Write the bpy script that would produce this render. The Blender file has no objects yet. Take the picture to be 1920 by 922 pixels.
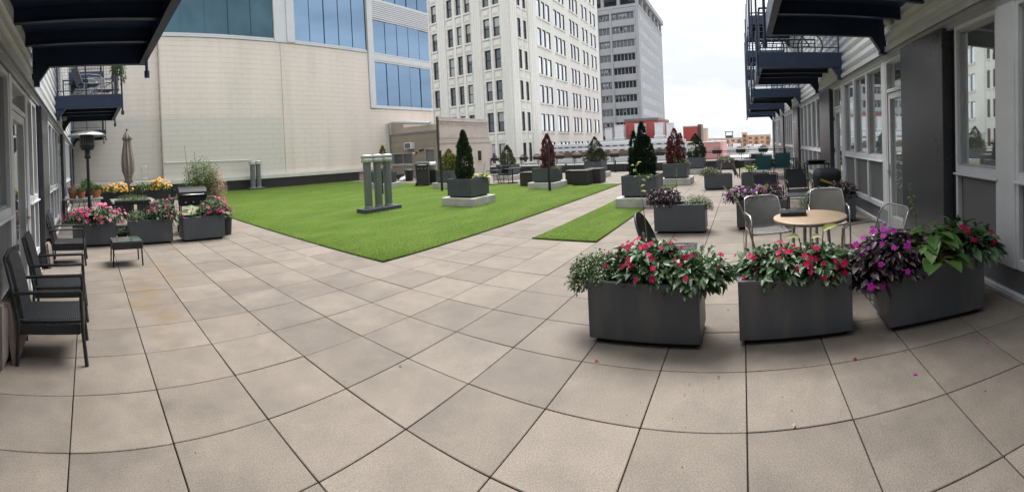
import bpy, math, random
import numpy as np
from mathutils import Matrix, Vector, Euler

random.seed(7); rng = np.random.default_rng(7)
sc = bpy.context.scene
COL = sc.collection
R = math.radians
T = 0.61                                     # paver module, metres

# ------------------------------------------------------------------ camera (a stitched panorama: cylindrical lens)
FPX, HOR = 781.957, 288.837                  # pixels per radian and horizon row of the 1920x922 photograph
cd = bpy.data.cameras.new('Camera')
cam = bpy.data.objects.new('Camera', cd); COL.objects.link(cam); sc.camera = cam
cd.type = 'PANO'; cd.panorama_type = 'CENTRAL_CYLINDRICAL'
cd.central_cylindrical_range_u_min = -960/FPX; cd.central_cylindrical_range_u_max = 960/FPX
cd.central_cylindrical_range_v_min = -(922-HOR)/FPX; cd.central_cylindrical_range_v_max = HOR/FPX
cd.central_cylindrical_radius = 1.0
cd.clip_start = 0.05; cd.clip_end = 6000
CAMP = Vector((-1.0546, -1.8600, 1.6412))
CX, CY, CZ = (0.52424, -0.85019, -0.04854), (0.85080, 0.52534, -0.01275), (0.03634, -0.03461, 0.99874)
m4 = Matrix(((CX[0], CZ[0], -CY[0]), (CX[1], CZ[1], -CY[1]), (CX[2], CZ[2], -CY[2]))).to_4x4()
m4.translation = CAMP; cam.matrix_world = m4

# ------------------------------------------------------------------ sky: high bright overcast
SUN_DIR = Vector((0.42, 0.16, 0.893)).normalized()          # towards the sun, hidden in the cloud
w = bpy.data.worlds.new('World'); sc.world = w; w.use_nodes = True
nt = w.node_tree; nt.nodes.clear()
def N(t, **k):
    n = nt.nodes.new(t)
    for a, b in k.items(): setattr(n, a, b)
    return n
sky = N('ShaderNodeTexSky', sky_type='NISHITA', sun_disc=False)
sky.sun_elevation = math.asin(SUN_DIR.z); sky.sun_rotation = math.atan2(SUN_DIR.x, SUN_DIR.y)
tc = N('ShaderNodeTexCoord'); mp = N('ShaderNodeMapping'); mp.inputs['Scale'].default_value = (1.6, 1.6, 5.0)
no = N('ShaderNodeTexNoise'); no.inputs['Scale'].default_value = 1.7; no.inputs['Detail'].default_value = 7; no.inputs['Roughness'].default_value = .55
rp = N('ShaderNodeValToRGB')
rp.color_ramp.elements[0].position = .40; rp.color_ramp.elements[0].color = (.275, .285, .300, 1)
rp.color_ramp.elements[1].position = .66; rp.color_ramp.elements[1].color = (.415, .424, .438, 1)
sk = N('ShaderNodeMix', data_type='RGBA', blend_type='MULTIPLY'); sk.inputs[0].default_value = 1; sk.inputs[7].default_value = (.06, .06, .06, 1)
mx = N('ShaderNodeMix', data_type='RGBA'); mx.inputs[0].default_value = .95
bg = N('ShaderNodeBackground'); bg.inputs[1].default_value = 1.0
wo = N('ShaderNodeOutputWorld')
L = nt.links.new
L(tc.outputs['Generated'], mp.inputs[0]); L(mp.outputs[0], no.inputs[0]); L(no.outputs[0], rp.inputs[0])
# an overcast sky is paler towards the zenith than at the horizon
sx = N('ShaderNodeSeparateXYZ'); L(tc.outputs['Generated'], sx.inputs[0])
gr = N('ShaderNodeMapRange'); gr.inputs[1].default_value = 0; gr.inputs[2].default_value = 1; gr.inputs[3].default_value = .64; gr.inputs[4].default_value = 1.28; L(sx.outputs[2], gr.inputs[0])
cv = N('ShaderNodeVectorMath', operation='SCALE'); L(rp.outputs[0], cv.inputs[0]); L(gr.outputs[0], cv.inputs['Scale'])
L(sky.outputs[0], sk.inputs[6]); L(sk.outputs[2], mx.inputs[6]); L(cv.outputs[0], mx.inputs[7]); L(mx.outputs[2], bg.inputs[0]); L(bg.outputs[0], wo.inputs[0])
sd = bpy.data.lights.new('sun', 'SUN'); sd.energy = 1.45; sd.angle = R(36); sd.color = (1, .965, .92)
sun = bpy.data.objects.new('sun', sd); COL.objects.link(sun); sun.rotation_euler = SUN_DIR.to_track_quat('Z', 'Y').to_euler()
sc.view_settings.view_transform = 'Standard'; sc.view_settings.look = 'None'
sc.view_settings.gamma = 1; sc.view_settings.use_curve_mapping = False; sc.view_settings.exposure = 2.15
sc.render.engine = 'CYCLES'
sc.cycles.max_bounces = 7; sc.cycles.diffuse_bounces = 3; sc.cycles.glossy_bounces = 4; sc.cycles.transparent_max_bounces = 12
sc.cycles.use_denoising = True; sc.cycles.sample_clamp_indirect = 6
sc.cycles.caustics_reflective = False; sc.cycles.caustics_refractive = False

# ------------------------------------------------------------------ helpers
class MB:
    """collects shapes into one mesh"""
    def __init__(s): s.v = []; s.f = []; s.sm = []; s.sh = []
    def add(s, vs, fs, sm=False, M=None):
        o = len(s.v); s.sh.append((o, len(s.f), len(vs), len(fs)))
        s.v += [tuple(M @ Vector(p)) for p in vs] if M is not None else [tuple(p) for p in vs]
        s.f += [tuple(i+o for i in f) for f in fs]; s.sm += [sm]*len(fs); return s
    def box(s, x0, x1, y0, y1, z0, z1, b=0, M=None):
        if x0 > x1: x0, x1 = x1, x0
        if y0 > y1: y0, y1 = y1, y0
        if z0 > z1: z0, z1 = z1, z0
        if b <= 0:
            return s.add([(x0,y0,z0),(x1,y0,z0),(x1,y1,z0),(x0,y1,z0),(x0,y0,z1),(x1,y0,z1),(x1,y1,z1),(x0,y1,z1)],
                         [(0,3,2,1),(4,5,6,7),(0,1,5,4),(1,2,6,5),(2,3,7,6),(3,0,4,7)], False, M)
        b = min(b, (x1-x0)*.45, (y1-y0)*.45, (z1-z0)*.45)
        lo, hi = (x0,y0,z0), (x1,y1,z1); vs = []; idx = {}
        for c in range(8):
            bits = [(c >> k) & 1 for k in range(3)]
            for ax in range(3):
                p = [(hi[k] if bits[k] else lo[k]) + (0 if k == ax else (-b if bits[k] else b)) for k in range(3)]
                idx[c, ax] = len(vs); vs.append(p)
        fs = []; cen = Vector(((x0+x1)/2, (y0+y1)/2, (z0+z1)/2))
        def put(f):
            a, b_, c = (Vector(vs[i]) for i in f[:3])
            if (b_-a).cross(c-a).dot((a+b_+c)/3-cen) < 0: f = f[::-1]
            fs.append(tuple(f))
        for ax in range(3):
            a1, a2 = [k for k in range(3) if k != ax]
            for sd_ in (0, 1):
                put([idx[(sd_ << ax) | (p << a1) | (q << a2), ax] for p, q in ((0,0),(1,0),(1,1),(0,1))])
            for p in (0, 1):
                for q in (0, 1):
                    c0 = (p << a1) | (q << a2); c1 = c0 | (1 << ax)
                    put([idx[c0, a1], idx[c1, a1], idx[c1, a2], idx[c0, a2]])
        for c in range(8): put([idx[c, 0], idx[c, 1], idx[c, 2]])
        return s.add(vs, fs, False, M)
    def tube(s, pts, r, n=8, M=None, cap=True):
        pts = [Vector(p) for p in pts]; k = len(pts)
        rs = r if isinstance(r, (list, tuple)) else [r]*k
        t0 = (pts[1]-pts[0]).normalized(); u = t0.orthogonal().normalized(); vs = []
        for i, p in enumerate(pts):
            t = ((pts[i+1]-p).normalized() if i < k-1 else Vector()) + ((p-pts[i-1]).normalized() if i > 0 else Vector())
            t = t.normalized() if t.length > 1e-6 else t0
            u = u - t*u.dot(t); u = u.normalized() if u.length > 1e-6 else t.orthogonal().normalized(); wv = t.cross(u)
            for j in range(n):
                a = 2*math.pi*j/n; vs.append(p + (u*math.cos(a) + wv*math.sin(a))*rs[i])
        fs = [(i*n+j, i*n+(j+1) % n, (i+1)*n+(j+1) % n, (i+1)*n+j) for i in range(k-1) for j in range(n)]
        s.add(vs, fs, True, M)
        if cap:
            s.add(vs[:n][::-1], [tuple(range(n))], False, M); s.add(vs[-n:], [tuple(range(n))], False, M)
        return s
    def lathe(s, prof, n=20, c=(0, 0, 0), M=None, smooth=True, wob=None):
        vs = []
        for r, z in prof:
            for j in range(n):
                a = 2*math.pi*j/n; rr = r*(wob(a, z) if wob else 1)
                vs.append((c[0]+rr*math.cos(a), c[1]+rr*math.sin(a), c[2]+z))
        fs = [(i*n+j, i*n+(j+1) % n, (i+1)*n+(j+1) % n, (i+1)*n+j) for i in range(len(prof)-1) for j in range(n)]
        return s.add(vs, fs, smooth, M)
    def cyl(s, cx, cy, z0, z1, r, n=16, M=None, r2=None): return s.tube([(cx, cy, z0), (cx, cy, z1)], [r, r2 if r2 is not None else r], n, M)
    def prism(s, poly, z0, z1, M=None):
        n = len(poly)
        return s.add([(x, y, z0) for x, y in poly]+[(x, y, z1) for x, y in poly],
                     [tuple(range(n))[::-1], tuple(range(n, 2*n))]+[(i, (i+1) % n, n+(i+1) % n, n+i) for i in range(n)], False, M)
    def sheet(s, grid, th=0, M=None):
        """grid of points [row][col], smooth surface, optionally with thickness in the normal direction"""
        nr, nc = len(grid), len(grid[0]); vs = [Vector(p) for r_ in grid for p in r_]
        fs = [(i*nc+j, i*nc+j+1, (i+1)*nc+j+1, (i+1)*nc+j) for i in range(nr-1) for j in range(nc-1)]
        if th:
            nn = [Vector() for _ in vs]
            for f in fs:
                q = (vs[f[1]]-vs[f[0]]).cross(vs[f[3]]-vs[f[0]])
                for i in f: nn[i] += q
            low = [v-n_.normalized()*th for v, n_ in zip(vs, nn)]
            rim = [i for i in range(nc)]+[i*nc+nc-1 for i in range(1, nr)]+[(nr-1)*nc+j for j in range(nc-2, -1, -1)]+[i*nc for i in range(nr-2, 0, -1)]
            s.add(low, [f[::-1] for f in fs], True, M)
            s.add([vs[i] for i in rim]+[low[i] for i in rim], [((k+1) % len(rim), k, len(rim)+k, len(rim)+(k+1) % len(rim)) for k in range(len(rim))], False, M)
        return s.add(vs, fs, True, M)
    def mesh(s, name, mat):
        me = bpy.data.meshes.new(name); me.from_pydata(s.v, [], s.f)
        me.polygons.foreach_set('use_smooth', s.sm); me.materials.append(mat); return me
    def pieces(s):
        """shapes that touch or overlap stay one piece; the rest become pieces of their own"""
        n = len(s.sh); bb_ = []
        for o, _, nv, _ in s.sh:
            a = np.array(s.v[o:o+nv]); bb_.append((a.min(0)-.0015, a.max(0)+.0015))
        lo = np.array([b[0] for b in bb_]); hi = np.array([b[1] for b in bb_]); lab = list(range(n))
        def find(i):
            while lab[i] != i: lab[i] = lab[lab[i]]; i = lab[i]
            return i
        for i in range(n):
            for j in np.nonzero(np.all(lo[i] <= hi[i+1:], 1) & np.all(lo[i+1:] <= hi[i], 1))[0]: lab[find(i+1+int(j))] = find(i)
        out = {}
        for i in range(n): out.setdefault(find(i), []).append(i)
        return list(out.values())
    def sub(s, ids):
        m = MB()
        for i in ids:
            o, fo, nv, nf = s.sh[i]; q = len(m.v); m.sh.append((q, len(m.f), nv, nf)); m.v += s.v[o:o+nv]
            m.f += [tuple(k-o+q for k in f) for f in s.f[fo:fo+nf]]; m.sm += s.sm[fo:fo+nf]
        return m
    def build(s, name, mat, parent=None, loc=None, rz=0, one=False):
        if not one and len(s.sh) > 1:
            g = s.pieces()
            if len(g) > 1: return [s.sub(k).build(name, mat, parent, loc, rz, True) for k in g][0]
        o = bpy.data.objects.new(name, s.mesh(name, mat)); COL.objects.link(o)
        if parent is not None: o.parent = parent
        if loc is not None: o.location = loc; o.rotation_euler = (0, 0, rz)
        return o
def inst(name, me, parent=None, loc=(0, 0, 0), rot=(0, 0, 0), scl=(1, 1, 1)):
    o = bpy.data.objects.new(name, me); COL.objects.link(o); o.location = loc; o.rotation_euler = rot; o.scale = scl
    if parent is not None: o.parent = parent
    return o
def tag(o, label=None, cat=None, group=None, kind=None):
    if label: o['label'] = label
    if cat: o['category'] = cat
    if group: o['group'] = group
    if kind: o['kind'] = kind
    return o
def thing(name, label, cat, loc=(0, 0, 0), rz=0, group=None):
    o = bpy.data.objects.new(name, None); COL.objects.link(o); o.empty_display_size = .1
    o.location = loc; o.rotation_euler = (0, 0, rz); return tag(o, label, cat, group)
def copy_tree(o, parent=None):
    c = o.copy(); COL.objects.link(c)
    if parent is not None: c.parent = parent
    for ch in list(o.children): copy_tree(ch, c)
    return c
def dup(o, label, loc, rz=0, scl=None):
    c = copy_tree(o); c.location = loc; c.rotation_euler = (0, 0, rz); c['label'] = label
    if scl: c.scale = scl
    return c
def np_mesh(name, V, F, mat, tint=None, smooth=False):
    me = bpy.data.meshes.new(name); V = np.asarray(V, np.float32); F = np.asarray(F, np.int32); k = F.shape[1]
    me.vertices.add(len(V)); me.vertices.foreach_set('co', V.ravel())
    me.loops.add(F.size); me.loops.foreach_set('vertex_index', F.ravel())
    me.polygons.add(len(F)); me.polygons.foreach_set('loop_start', np.arange(0, F.size, k, dtype=np.int32))
    if tint is not None:
        a = me.attributes.new('tint', 'FLOAT', 'POINT'); a.data.foreach_set('value', np.asarray(tint, np.float32))
    if smooth: me.polygons.foreach_set('use_smooth', np.ones(len(F), bool))
    me.materials.append(mat); me.update(calc_edges=True); return me

# ------------------------------------------------------------------ materials
def mat(name, col, rough=.5, metal=0., var=.08, vs=3., bump=0., bs=60., ior=1.45, rand=0., col2=None, c2=(.45, .65), c2s=1.2, stretch=(1, 1, 1), alpha=1., detail=5., spec=.5):
    m = bpy.data.materials.new(name); m.use_nodes = True; t = m.node_tree; n = t.nodes; l = t.links.new
    p = n['Principled BSDF']; p.inputs['Roughness'].default_value = rough; p.inputs['Metallic'].default_value = metal; p.inputs['IOR'].default_value = ior; p.inputs['Specular IOR Level'].default_value = spec
    g = n.new('ShaderNodeNewGeometry'); mp_ = n.new('ShaderNodeMapping'); mp_.inputs['Scale'].default_value = stretch; l(g.outputs['Position'], mp_.inputs[0])
    nz = n.new('ShaderNodeTexNoise'); nz.inputs['Scale'].default_value = vs; nz.inputs['Detail'].default_value = detail; nz.inputs['Roughness'].default_value = .6; l(mp_.outputs[0], nz.inputs[0])
    mr = n.new('ShaderNodeMapRange'); mr.inputs[1].default_value = .3; mr.inputs[2].default_value = .7; mr.inputs[3].default_value = 1-var; mr.inputs[4].default_value = 1+var
    l(nz.outputs[0], mr.inputs[0])
    base = n.new('ShaderNodeRGB'); base.outputs[0].default_value = (*col, 1); out = base.outputs[0]
    if col2:
        n2 = n.new('ShaderNodeTexNoise'); n2.inputs['Scale'].default_value = c2s; n2.inputs['Detail'].default_value = 6; l(mp_.outputs[0], n2.inputs[0])
        m2 = n.new('ShaderNodeMapRange'); m2.inputs[1].default_value, m2.inputs[2].default_value = c2; l(n2.outputs[0], m2.inputs[0])
        mm = n.new('ShaderNodeMix'); mm.data_type = 'RGBA'; mm.inputs[7].default_value = (*col2, 1); l(m2.outputs[0], mm.inputs[0]); l(out, mm.inputs[6]); out = mm.outputs[2]
    val = mr.outputs[0]
    if rand:
        oi = n.new('ShaderNodeObjectInfo'); r2 = n.new('ShaderNodeMapRange'); r2.inputs[3].default_value = 1-rand; r2.inputs[4].default_value = 1+rand; l(oi.outputs['Random'], r2.inputs[0])
        mu = n.new('ShaderNodeMath'); mu.operation = 'MULTIPLY'; l(val, mu.inputs[0]); l(r2.outputs[0], mu.inputs[1]); val = mu.outputs[0]
    hs = n.new('ShaderNodeHueSaturation'); l(val, hs.inputs['Value']); l(out, hs.inputs['Color']); l(hs.outputs[0], p.inputs['Base Color'])
    rr = n.new('ShaderNodeMapRange'); rr.inputs[1].default_value = .3; rr.inputs[2].default_value = .7; rr.inputs[3].default_value = max(.02, rough*.82); rr.inputs[4].default_value = min(1, rough*1.18)
    l(nz.outputs[0], rr.inputs[0]); l(rr.outputs[0], p.inputs['Roughness'])
    if bump:
        nb = n.new('ShaderNodeTexNoise'); nb.inputs['Scale'].default_value = bs; nb.inputs['Detail'].default_value = 4; l(g.outputs['Position'], nb.inputs[0])
        b = n.new('ShaderNodeBump'); b.inputs['Strength'].default_value = bump; b.inputs['Distance'].default_value = .01; l(nb.outputs[0], b.inputs['Height']); l(b.outputs[0], p.inputs['Normal'])
    if alpha < 1: p.inputs['Alpha'].default_value = alpha
    return m
def leafmat(name, cols, rough=.45, trans=.22, spec=.5):
    """colour from the per-leaf tint (or per-object random), a little light passing through"""
    m = bpy.data.materials.new(name); m.use_nodes = True; t = m.node_tree; n = t.nodes; l = t.links.new
    p = n['Principled BSDF']; p.inputs['Roughness'].default_value = rough; p.inputs['Specular IOR Level'].default_value = spec
    at = n.new('ShaderNodeAttribute'); at.attribute_name = 'tint'; oi = n.new('ShaderNodeObjectInfo')
    ad = n.new('ShaderNodeMath'); ad.operation = 'ADD'; l(at.outputs['Fac'], ad.inputs[0])
    mu = n.new('ShaderNodeMath'); mu.operation = 'MULTIPLY'; mu.inputs[1].default_value = .35; l(oi.outputs['Random'], mu.inputs[0]); l(mu.outputs[0], ad.inputs[1])
    cr = n.new('ShaderNodeValToRGB'); e = cr.color_ramp.elements
    while len(e) < len(cols): e.new(.5)
    for i, c in enumerate(cols): e[i].position = i/(len(cols)-1); e[i].color = (*c, 1)
    l(ad.outputs[0], cr.inputs[0]); l(cr.outputs[0], p.inputs['Base Color'])
    tr = n.new('ShaderNodeBsdfTranslucent'); l(cr.outputs[0], tr.inputs[0]); ms = n.new('ShaderNodeMixShader'); ms.inputs[0].default_value = trans
    l(p.outputs[0], ms.inputs[1]); l(tr.outputs[0], ms.inputs[2]); l(ms.outputs[0], n['Material Output'].inputs[0]); return m
def add_pattern(m, kind, scale, strength=.5, dist=.01, size=(1, 1, 1), dark=None, **kw):
    """bump (and optional dark joints) from a wave / brick / voronoi texture"""
    t = m.node_tree; n = t.nodes; l = t.links.new; p = n['Principled BSDF']; g = n.new('ShaderNodeNewGeometry')
    mp_ = n.new('ShaderNodeMapping'); mp_.inputs['Scale'].default_value = size; mp_.inputs['Rotation'].default_value = kw.get('rot', (0, 0, 0)); l(g.outputs['Position'], mp_.inputs[0])
    if kind == 'brick':
        x = n.new('ShaderNodeTexBrick'); x.inputs['Scale'].default_value = scale; x.inputs['Mortar Size'].default_value = kw.get('mortar', .02)
        x.inputs['Brick Width'].default_value = kw.get('bw', .5); x.inputs['Row Height'].default_value = kw.get('rh', .25)
        x.inputs['Color1'].default_value = (1, 1, 1, 1); x.inputs['Color2'].default_value = (kw.get('c2', .9),)*3+(1,); x.inputs['Mortar'].default_value = (0, 0, 0, 1); o = x.outputs['Color']
    elif kind == 'wave':
        x = n.new('ShaderNodeTexWave'); x.inputs['Scale'].default_value = scale; x.bands_direction = kw.get('dir', 'X'); x.inputs['Distortion'].default_value = kw.get('dis', 0); o = x.outputs['Color']
    else:
        x = n.new('ShaderNodeTexVoronoi'); x.inputs['Scale'].default_value = scale; x.inputs['Randomness'].default_value = kw.get('rnd', 0); o = x.outputs['Distance']
    l(mp_.outputs[0], x.inputs[0])
    b = n.new('ShaderNodeBump'); b.inputs['Strength'].default_value = strength; b.inputs['Distance'].default_value = dist; l(o, b.inputs['Height'])
    old = p.inputs['Normal'].links
    if old: l(old[0].from_socket, b.inputs['Normal'])
    l(b.outputs[0], p.inputs['Normal'])
    if dark is not None:
        src = p.inputs['Base Color'].links[0].from_socket; mm = n.new('ShaderNodeMix'); mm.data_type = 'RGBA'; mm.blend_type = 'MULTIPLY'; mm.inputs[0].default_value = dark
        l(src, mm.inputs[6]); l(o, mm.inputs[7]); l(mm.outputs[2], p.inputs['Base Color'])
    return m
M_ = {}
M_['planter'] = mat('charcoal planter', (.080, .089, .104), .42, var=.12, vs=6, bump=.05, bs=300, rand=.12, col2=(.125, .125, .122), c2=(.54, .74), c2s=4.5, stretch=(1, 1, .22))
M_['planter2'] = mat('slate planter', (.068, .075, .088), .40, var=.1, vs=5, bump=.05, bs=300, rand=.1)
M_['soil'] = mat('soil', (.03, .02, .014), .9, var=.4, vs=30, bump=.8, bs=60)
M_['concrete'] = mat('pale concrete', (.47, .47, .43), .75, var=.1, vs=4, bump=.2, bs=80, col2=(.36, .36, .32), c2s=2.2)
M_['navy'] = mat('navy steel', (.020, .035, .072), .40, var=.15, vs=6, bump=.03, bs=120)
M_['siding'] = mat('galvanised siding', (.72, .735, .755), .42, .1, var=.09, vs=2.5, stretch=(.3, .3, 2))
M_['frame'] = mat('aluminium frame', (.56, .575, .60), .40, .05, var=.06, vs=4)
M_['frame2'] = mat('grey aluminium trim', (.34, .347, .36), .45, .1, var=.08, vs=4)
M_['column'] = mat('dark steel column panel', (.080, .084, .096), .30, .35, var=.10, vs=1.1, col2=(.11, .108, .11), c2=(.58, .74), c2s=1.7, bump=.02, bs=40)
M_['lowpanel'] = mat('grey infill panel', (.125, .13, .135), .40, var=.08, vs=5)
M_['black'] = mat('black metal', (.013, .0135, .015), .42, var=.2, vs=10)
M_['rubber'] = mat('black rubber', (.012, .012, .012), .7)
M_['steel'] = mat('brushed steel', (.42, .42, .41), .32, .9, var=.08, vs=12)
M_['glass'] = mat('reflective window glass', (.70, .75, .74), .022, .88, var=.06, vs=2, bump=.006, bs=1.3)
M_['blind'] = mat('glass over pale blind', (.25, .27, .25), .06, var=.1, vs=.7, ior=2.3)
M_['blueglass'] = mat('blue curtain wall glass', (.20, .295, .41), .035, .92, var=.05, vs=.2, bump=.02, bs=.5)
M_['tealglass'] = mat('dark teal glass', (.055, .10, .125), .05, .85, var=.25, vs=.35, bump=.02, bs=.5)  # dark tint puts the reflection of a building into the glass colour
M_['offglass'] = mat('office glass', (.05, .065, .075), .05, .3, var=.35, vs=.35, ior=2.0)
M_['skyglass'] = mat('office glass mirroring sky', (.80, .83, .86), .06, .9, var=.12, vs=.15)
M_['white'] = mat('white painted trim', (.60, .61, .625), .5, var=.05, vs=1)
M_['cap'] = mat('cream ledge', (.62, .60, .545), .55, var=.06, vs=1.5)
M_['louver'] = mat('dark bronze louvre', (.045, .042, .042), .5, var=.12, vs=3)
M_['cream'] = mat('cream glazed terracotta', (.78, .76, .70), .5, var=.05, vs=.35, col2=(.68, .66, .595), c2=(.52, .75), c2s=.22, stretch=(1, 1, .35))
add_pattern(M_['cream'], 'brick', .9, .25, .03, (1, 1, 1), dark=.10, mortar=.012, bw=.9, rh=.5, rot=(R(90), 0, 0))
M_['tower'] = mat('pale precast concrete', (.40, .405, .42), .7, var=.06, vs=.2)
M_['brick'] = mat('painted taupe brick', (.29, .255, .205), .7, var=.10, vs=1.2)
add_pattern(M_['brick'], 'brick', 1, .7, .02, (1, 1, 1), dark=.25, mortar=.012, bw=.42, rh=.13, rot=(R(90), 0, R(90)))
M_['stucco'] = mat('pinkish rendered wall', (.50, .43, .375), .8, var=.06, vs=1.3, bump=.15, bs=30, col2=(.43, .375, .33), c2s=.8)
M_['stuccod'] = mat('mottled stone band', (.35, .31, .265), .8, var=.2, vs=4, bump=.3, bs=20)
M_['bsand'] = mat('sandy stone', (.42, .39, .34), .8, var=.12, vs=3)
M_['greydoor'] = mat('grey door paint', (.16, .165, .17), .5, var=.05)
M_['red'] = mat('red masonry', (.40, .085, .075), .75, var=.08, vs=.5)
M_['pink'] = mat('pink masonry', (.55, .27, .26), .75, var=.1, vs=.4)
M_['orange'] = mat('orange brick block', (.70, .40, .26), .75, var=.10, vs=.08)  # base colour paled to stand in for distance haze
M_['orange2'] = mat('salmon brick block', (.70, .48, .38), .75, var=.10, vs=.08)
M_['roofgrey'] = mat('light roofing', (.52, .52, .51), .85, var=.12, vs=.15)
M_['duct'] = mat('pale grey ductwork', (.55, .56, .57), .5, .1, var=.06, vs=1)
M_['brownband'] = mat('brown steel band', (.13, .085, .07), .6, var=.2, vs=2)
M_['vent'] = mat('green grey vent pipe', (.165, .188, .183), .42, .25, var=.10, vs=5, stretch=(1, 1, .3))
M_['ventcap'] = mat('galvanised vent cap', (.48, .49, .48), .4, .5, var=.08, vs=8)
M_['terracotta'] = mat('terracotta pot', (.36, .13, .065), .75, var=.15, vs=8)
M_['wicker'] = mat('black wicker', (.016, .018, .022), .42, var=.25, vs=25)
add_pattern(M_['wicker'], 'voro', 62, .9, .012, (1, 1, 1.4))
M_['brownwicker'] = mat('dark brown wicker', (.030, .024, .024), .55, var=.25, vs=20)
add_pattern(M_['brownwicker'], 'voro', 45, .9, .015, (1, 1, 1.4))
M_['cushion'] = mat('taupe cushion', (.235, .20, .18), .9, var=.12, vs=5, bump=.25, bs=25)
M_['teal'] = mat('teal sling', (.014, .085, .10), .6, var=.12, vs=5)
M_['blksling'] = mat('black sling', (.012, .014, .020), .6, var=.15, vs=6)
M_['mesh'] = mat('silver perforated mesh', (.32, .32, .31), .42, .5, var=.08, vs=8, alpha=.40)
M_['beigemesh'] = mat('beige sling mesh', (.30, .28, .25), .6, .0, var=.08, vs=8, alpha=.9)
M_['tabletop'] = mat('tan laminate table', (.42, .315, .215), .38, var=.07, vs=5)
M_['glasstop'] = mat('frosted glass table top', (.30, .33, .31), .22, var=.1, vs=5)
M_['umbrella'] = mat('taupe umbrella canvas', (.27, .23, .195), .85, var=.12, vs=4, bump=.15, bs=40)
M_['greentop'] = mat('green tinted glass top', (.035, .062, .058), .10, var=.2, vs=7, ior=1.8)
M_['whiteplastic'] = mat('white plastic', (.68, .69, .70), .4, var=.1, vs=7)
M_['binplastic'] = mat('dark bin plastic', (.05, .058, .06), .5, var=.1)
M_['darkpot'] = mat('ribbed dark pot', (.025, .026, .028), .5, var=.1)
M_['trunk'] = mat('bark', (.075, .05, .035), .85, var=.3, vs=20, bump=.5, bs=50)
M_['stem'] = mat('green stem', (.16, .19, .07), .6, var=.2, vs=15)
M_['drystem'] = mat('dry stem', (.23, .19, .12), .8, var=.25, vs=20)
M_['tape'] = mat('yellow tape', (.48, .36, .045), .5, var=.1)
M_['lamp'] = mat('frosted lamp glass', (.5, .5, .47), .35, var=.05)
M_['asphalt'] = mat('city asphalt', (.13, .13, .125), .9, var=.25, vs=.03)
M_['hill'] = mat('distant hills', (.17, .22, .24), .95, var=.15, vs=.01)
# leaves
LM = {}
LM['imp'] = leafmat('deep green leaf', [(.018, .042, .020), (.050, .105, .042), (.092, .165, .072), (.15, .215, .12)], .36)
LM['purple'] = leafmat('purple black leaf', [(.018, .011, .014), (.045, .028, .036), (.085, .058, .066), (.12, .095, .092)], .36)
LM['box'] = leafmat('small grey green leaf', [(.024, .046, .014), (.075, .125, .036), (.15, .22, .075)], .4)
LM['hosta'] = leafmat('hosta leaf', [(.045, .115, .020), (.085, .19, .036), (.16, .28, .08)], .42, .3)
LM['varieg'] = leafmat('cream edged leaf', [(.10, .20, .05), (.30, .36, .14), (.52, .52, .30)], .42, .3)
LM['lime'] = leafmat('lime leaf', [(.16, .24, .03), (.32, .40, .06), (.42, .46, .12)], .42, .35)
LM['conifer'] = leafmat('arborvitae spray', [(.007, .016, .011), (.016, .036, .020), (.032, .066, .030), (.065, .10, .045)], .6, .12, .25)
LM['golden'] = leafmat('golden conifer spray', [(.03, .045, .010), (.10, .12, .018), (.20, .20, .035), (.30, .28, .06)], .6, .15, .25)
LM['dull'] = leafmat('olive conifer spray', [(.014, .026, .012), (.04, .058, .022), (.09, .11, .04), (.15, .16, .07)], .6, .12, .25)
LM['dead'] = leafmat('rust red dead spray', [(.060, .018, .016), (.145, .040, .036), (.21, .070, .058), (.25, .115, .09)], .7, .1, .2)
LM['dill'] = leafmat('feathery green', [(.05, .09, .02), (.10, .16, .04), (.17, .24, .08)], .5, .3)
LM['dry'] = leafmat('dry straw leaf', [(.20, .14, .08), (.36, .26, .17), (.48, .37, .27)], .7, .25)
LM['deadleaf'] = leafmat('withered grey leaf', [(.035, .030, .026), (.09, .08, .07), (.15, .135, .12)], .8, .1)
LM['red'] = leafmat('red blossom', [(.28, .002, .035), (.43, .006, .068), (.52, .018, .105)], .5, .3, .12)
LM['rose'] = leafmat('rose blossom', [(.38, .008, .10), (.54, .025, .16), (.66, .12, .27)], .5, .3, .12)
LM['palepink'] = leafmat('pale pink blossom', [(.52, .045, .16), (.68, .12, .26), (.76, .30, .40)], .5, .3, .12)
LM['magenta'] = leafmat('magenta blossom', [(.30, .008, .24), (.50, .03, .41), (.60, .13, .52)], .5, .3, .12)
LM['marigold'] = leafmat('marigold blossom', [(.62, .20, .01), (.74, .34, .015), (.72, .48, .03)], .6, .2)
LM['turf'] = leafmat('artificial turf blade', [(.056, .098, .016), (.072, .120, .020), (.092, .144, .027), (.12, .172, .04)], .9, .25, .04)
# ================================================================== THE SETTING
ZG = -14.0                                   # street level far below this roof terrace
tag(MB().add([(-3000,-3000,ZG),(3000,-3000,ZG),(3000,3000,ZG),(-3000,3000,ZG)], [(0,1,2,3)]).build('ground', M_['asphalt']), 'grey city ground far below the terrace', kind='structure')
def hills():
    mb = MB(); pts = []
    for k in range(121):
        a = R(-50+k*1.2); h = 16+9*math.sin(k*.31)+6*math.sin(k*.83+1)+3*math.sin(k*2.1)
        pts.append((2200*math.cos(a), 2200*math.sin(a), ZG+h, 2600*math.cos(a), 2600*math.sin(a)))
    mb.sheet([[(p[0], p[1], ZG-2) for p in pts], [(p[0]*1.05, p[1]*1.05, p[2]) for p in pts], [(p[3], p[4], ZG-2) for p in pts]])
    tag(mb.build('hills', M_['hill']), 'low blue green hills on the horizon', kind='structure')
hills()

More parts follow.
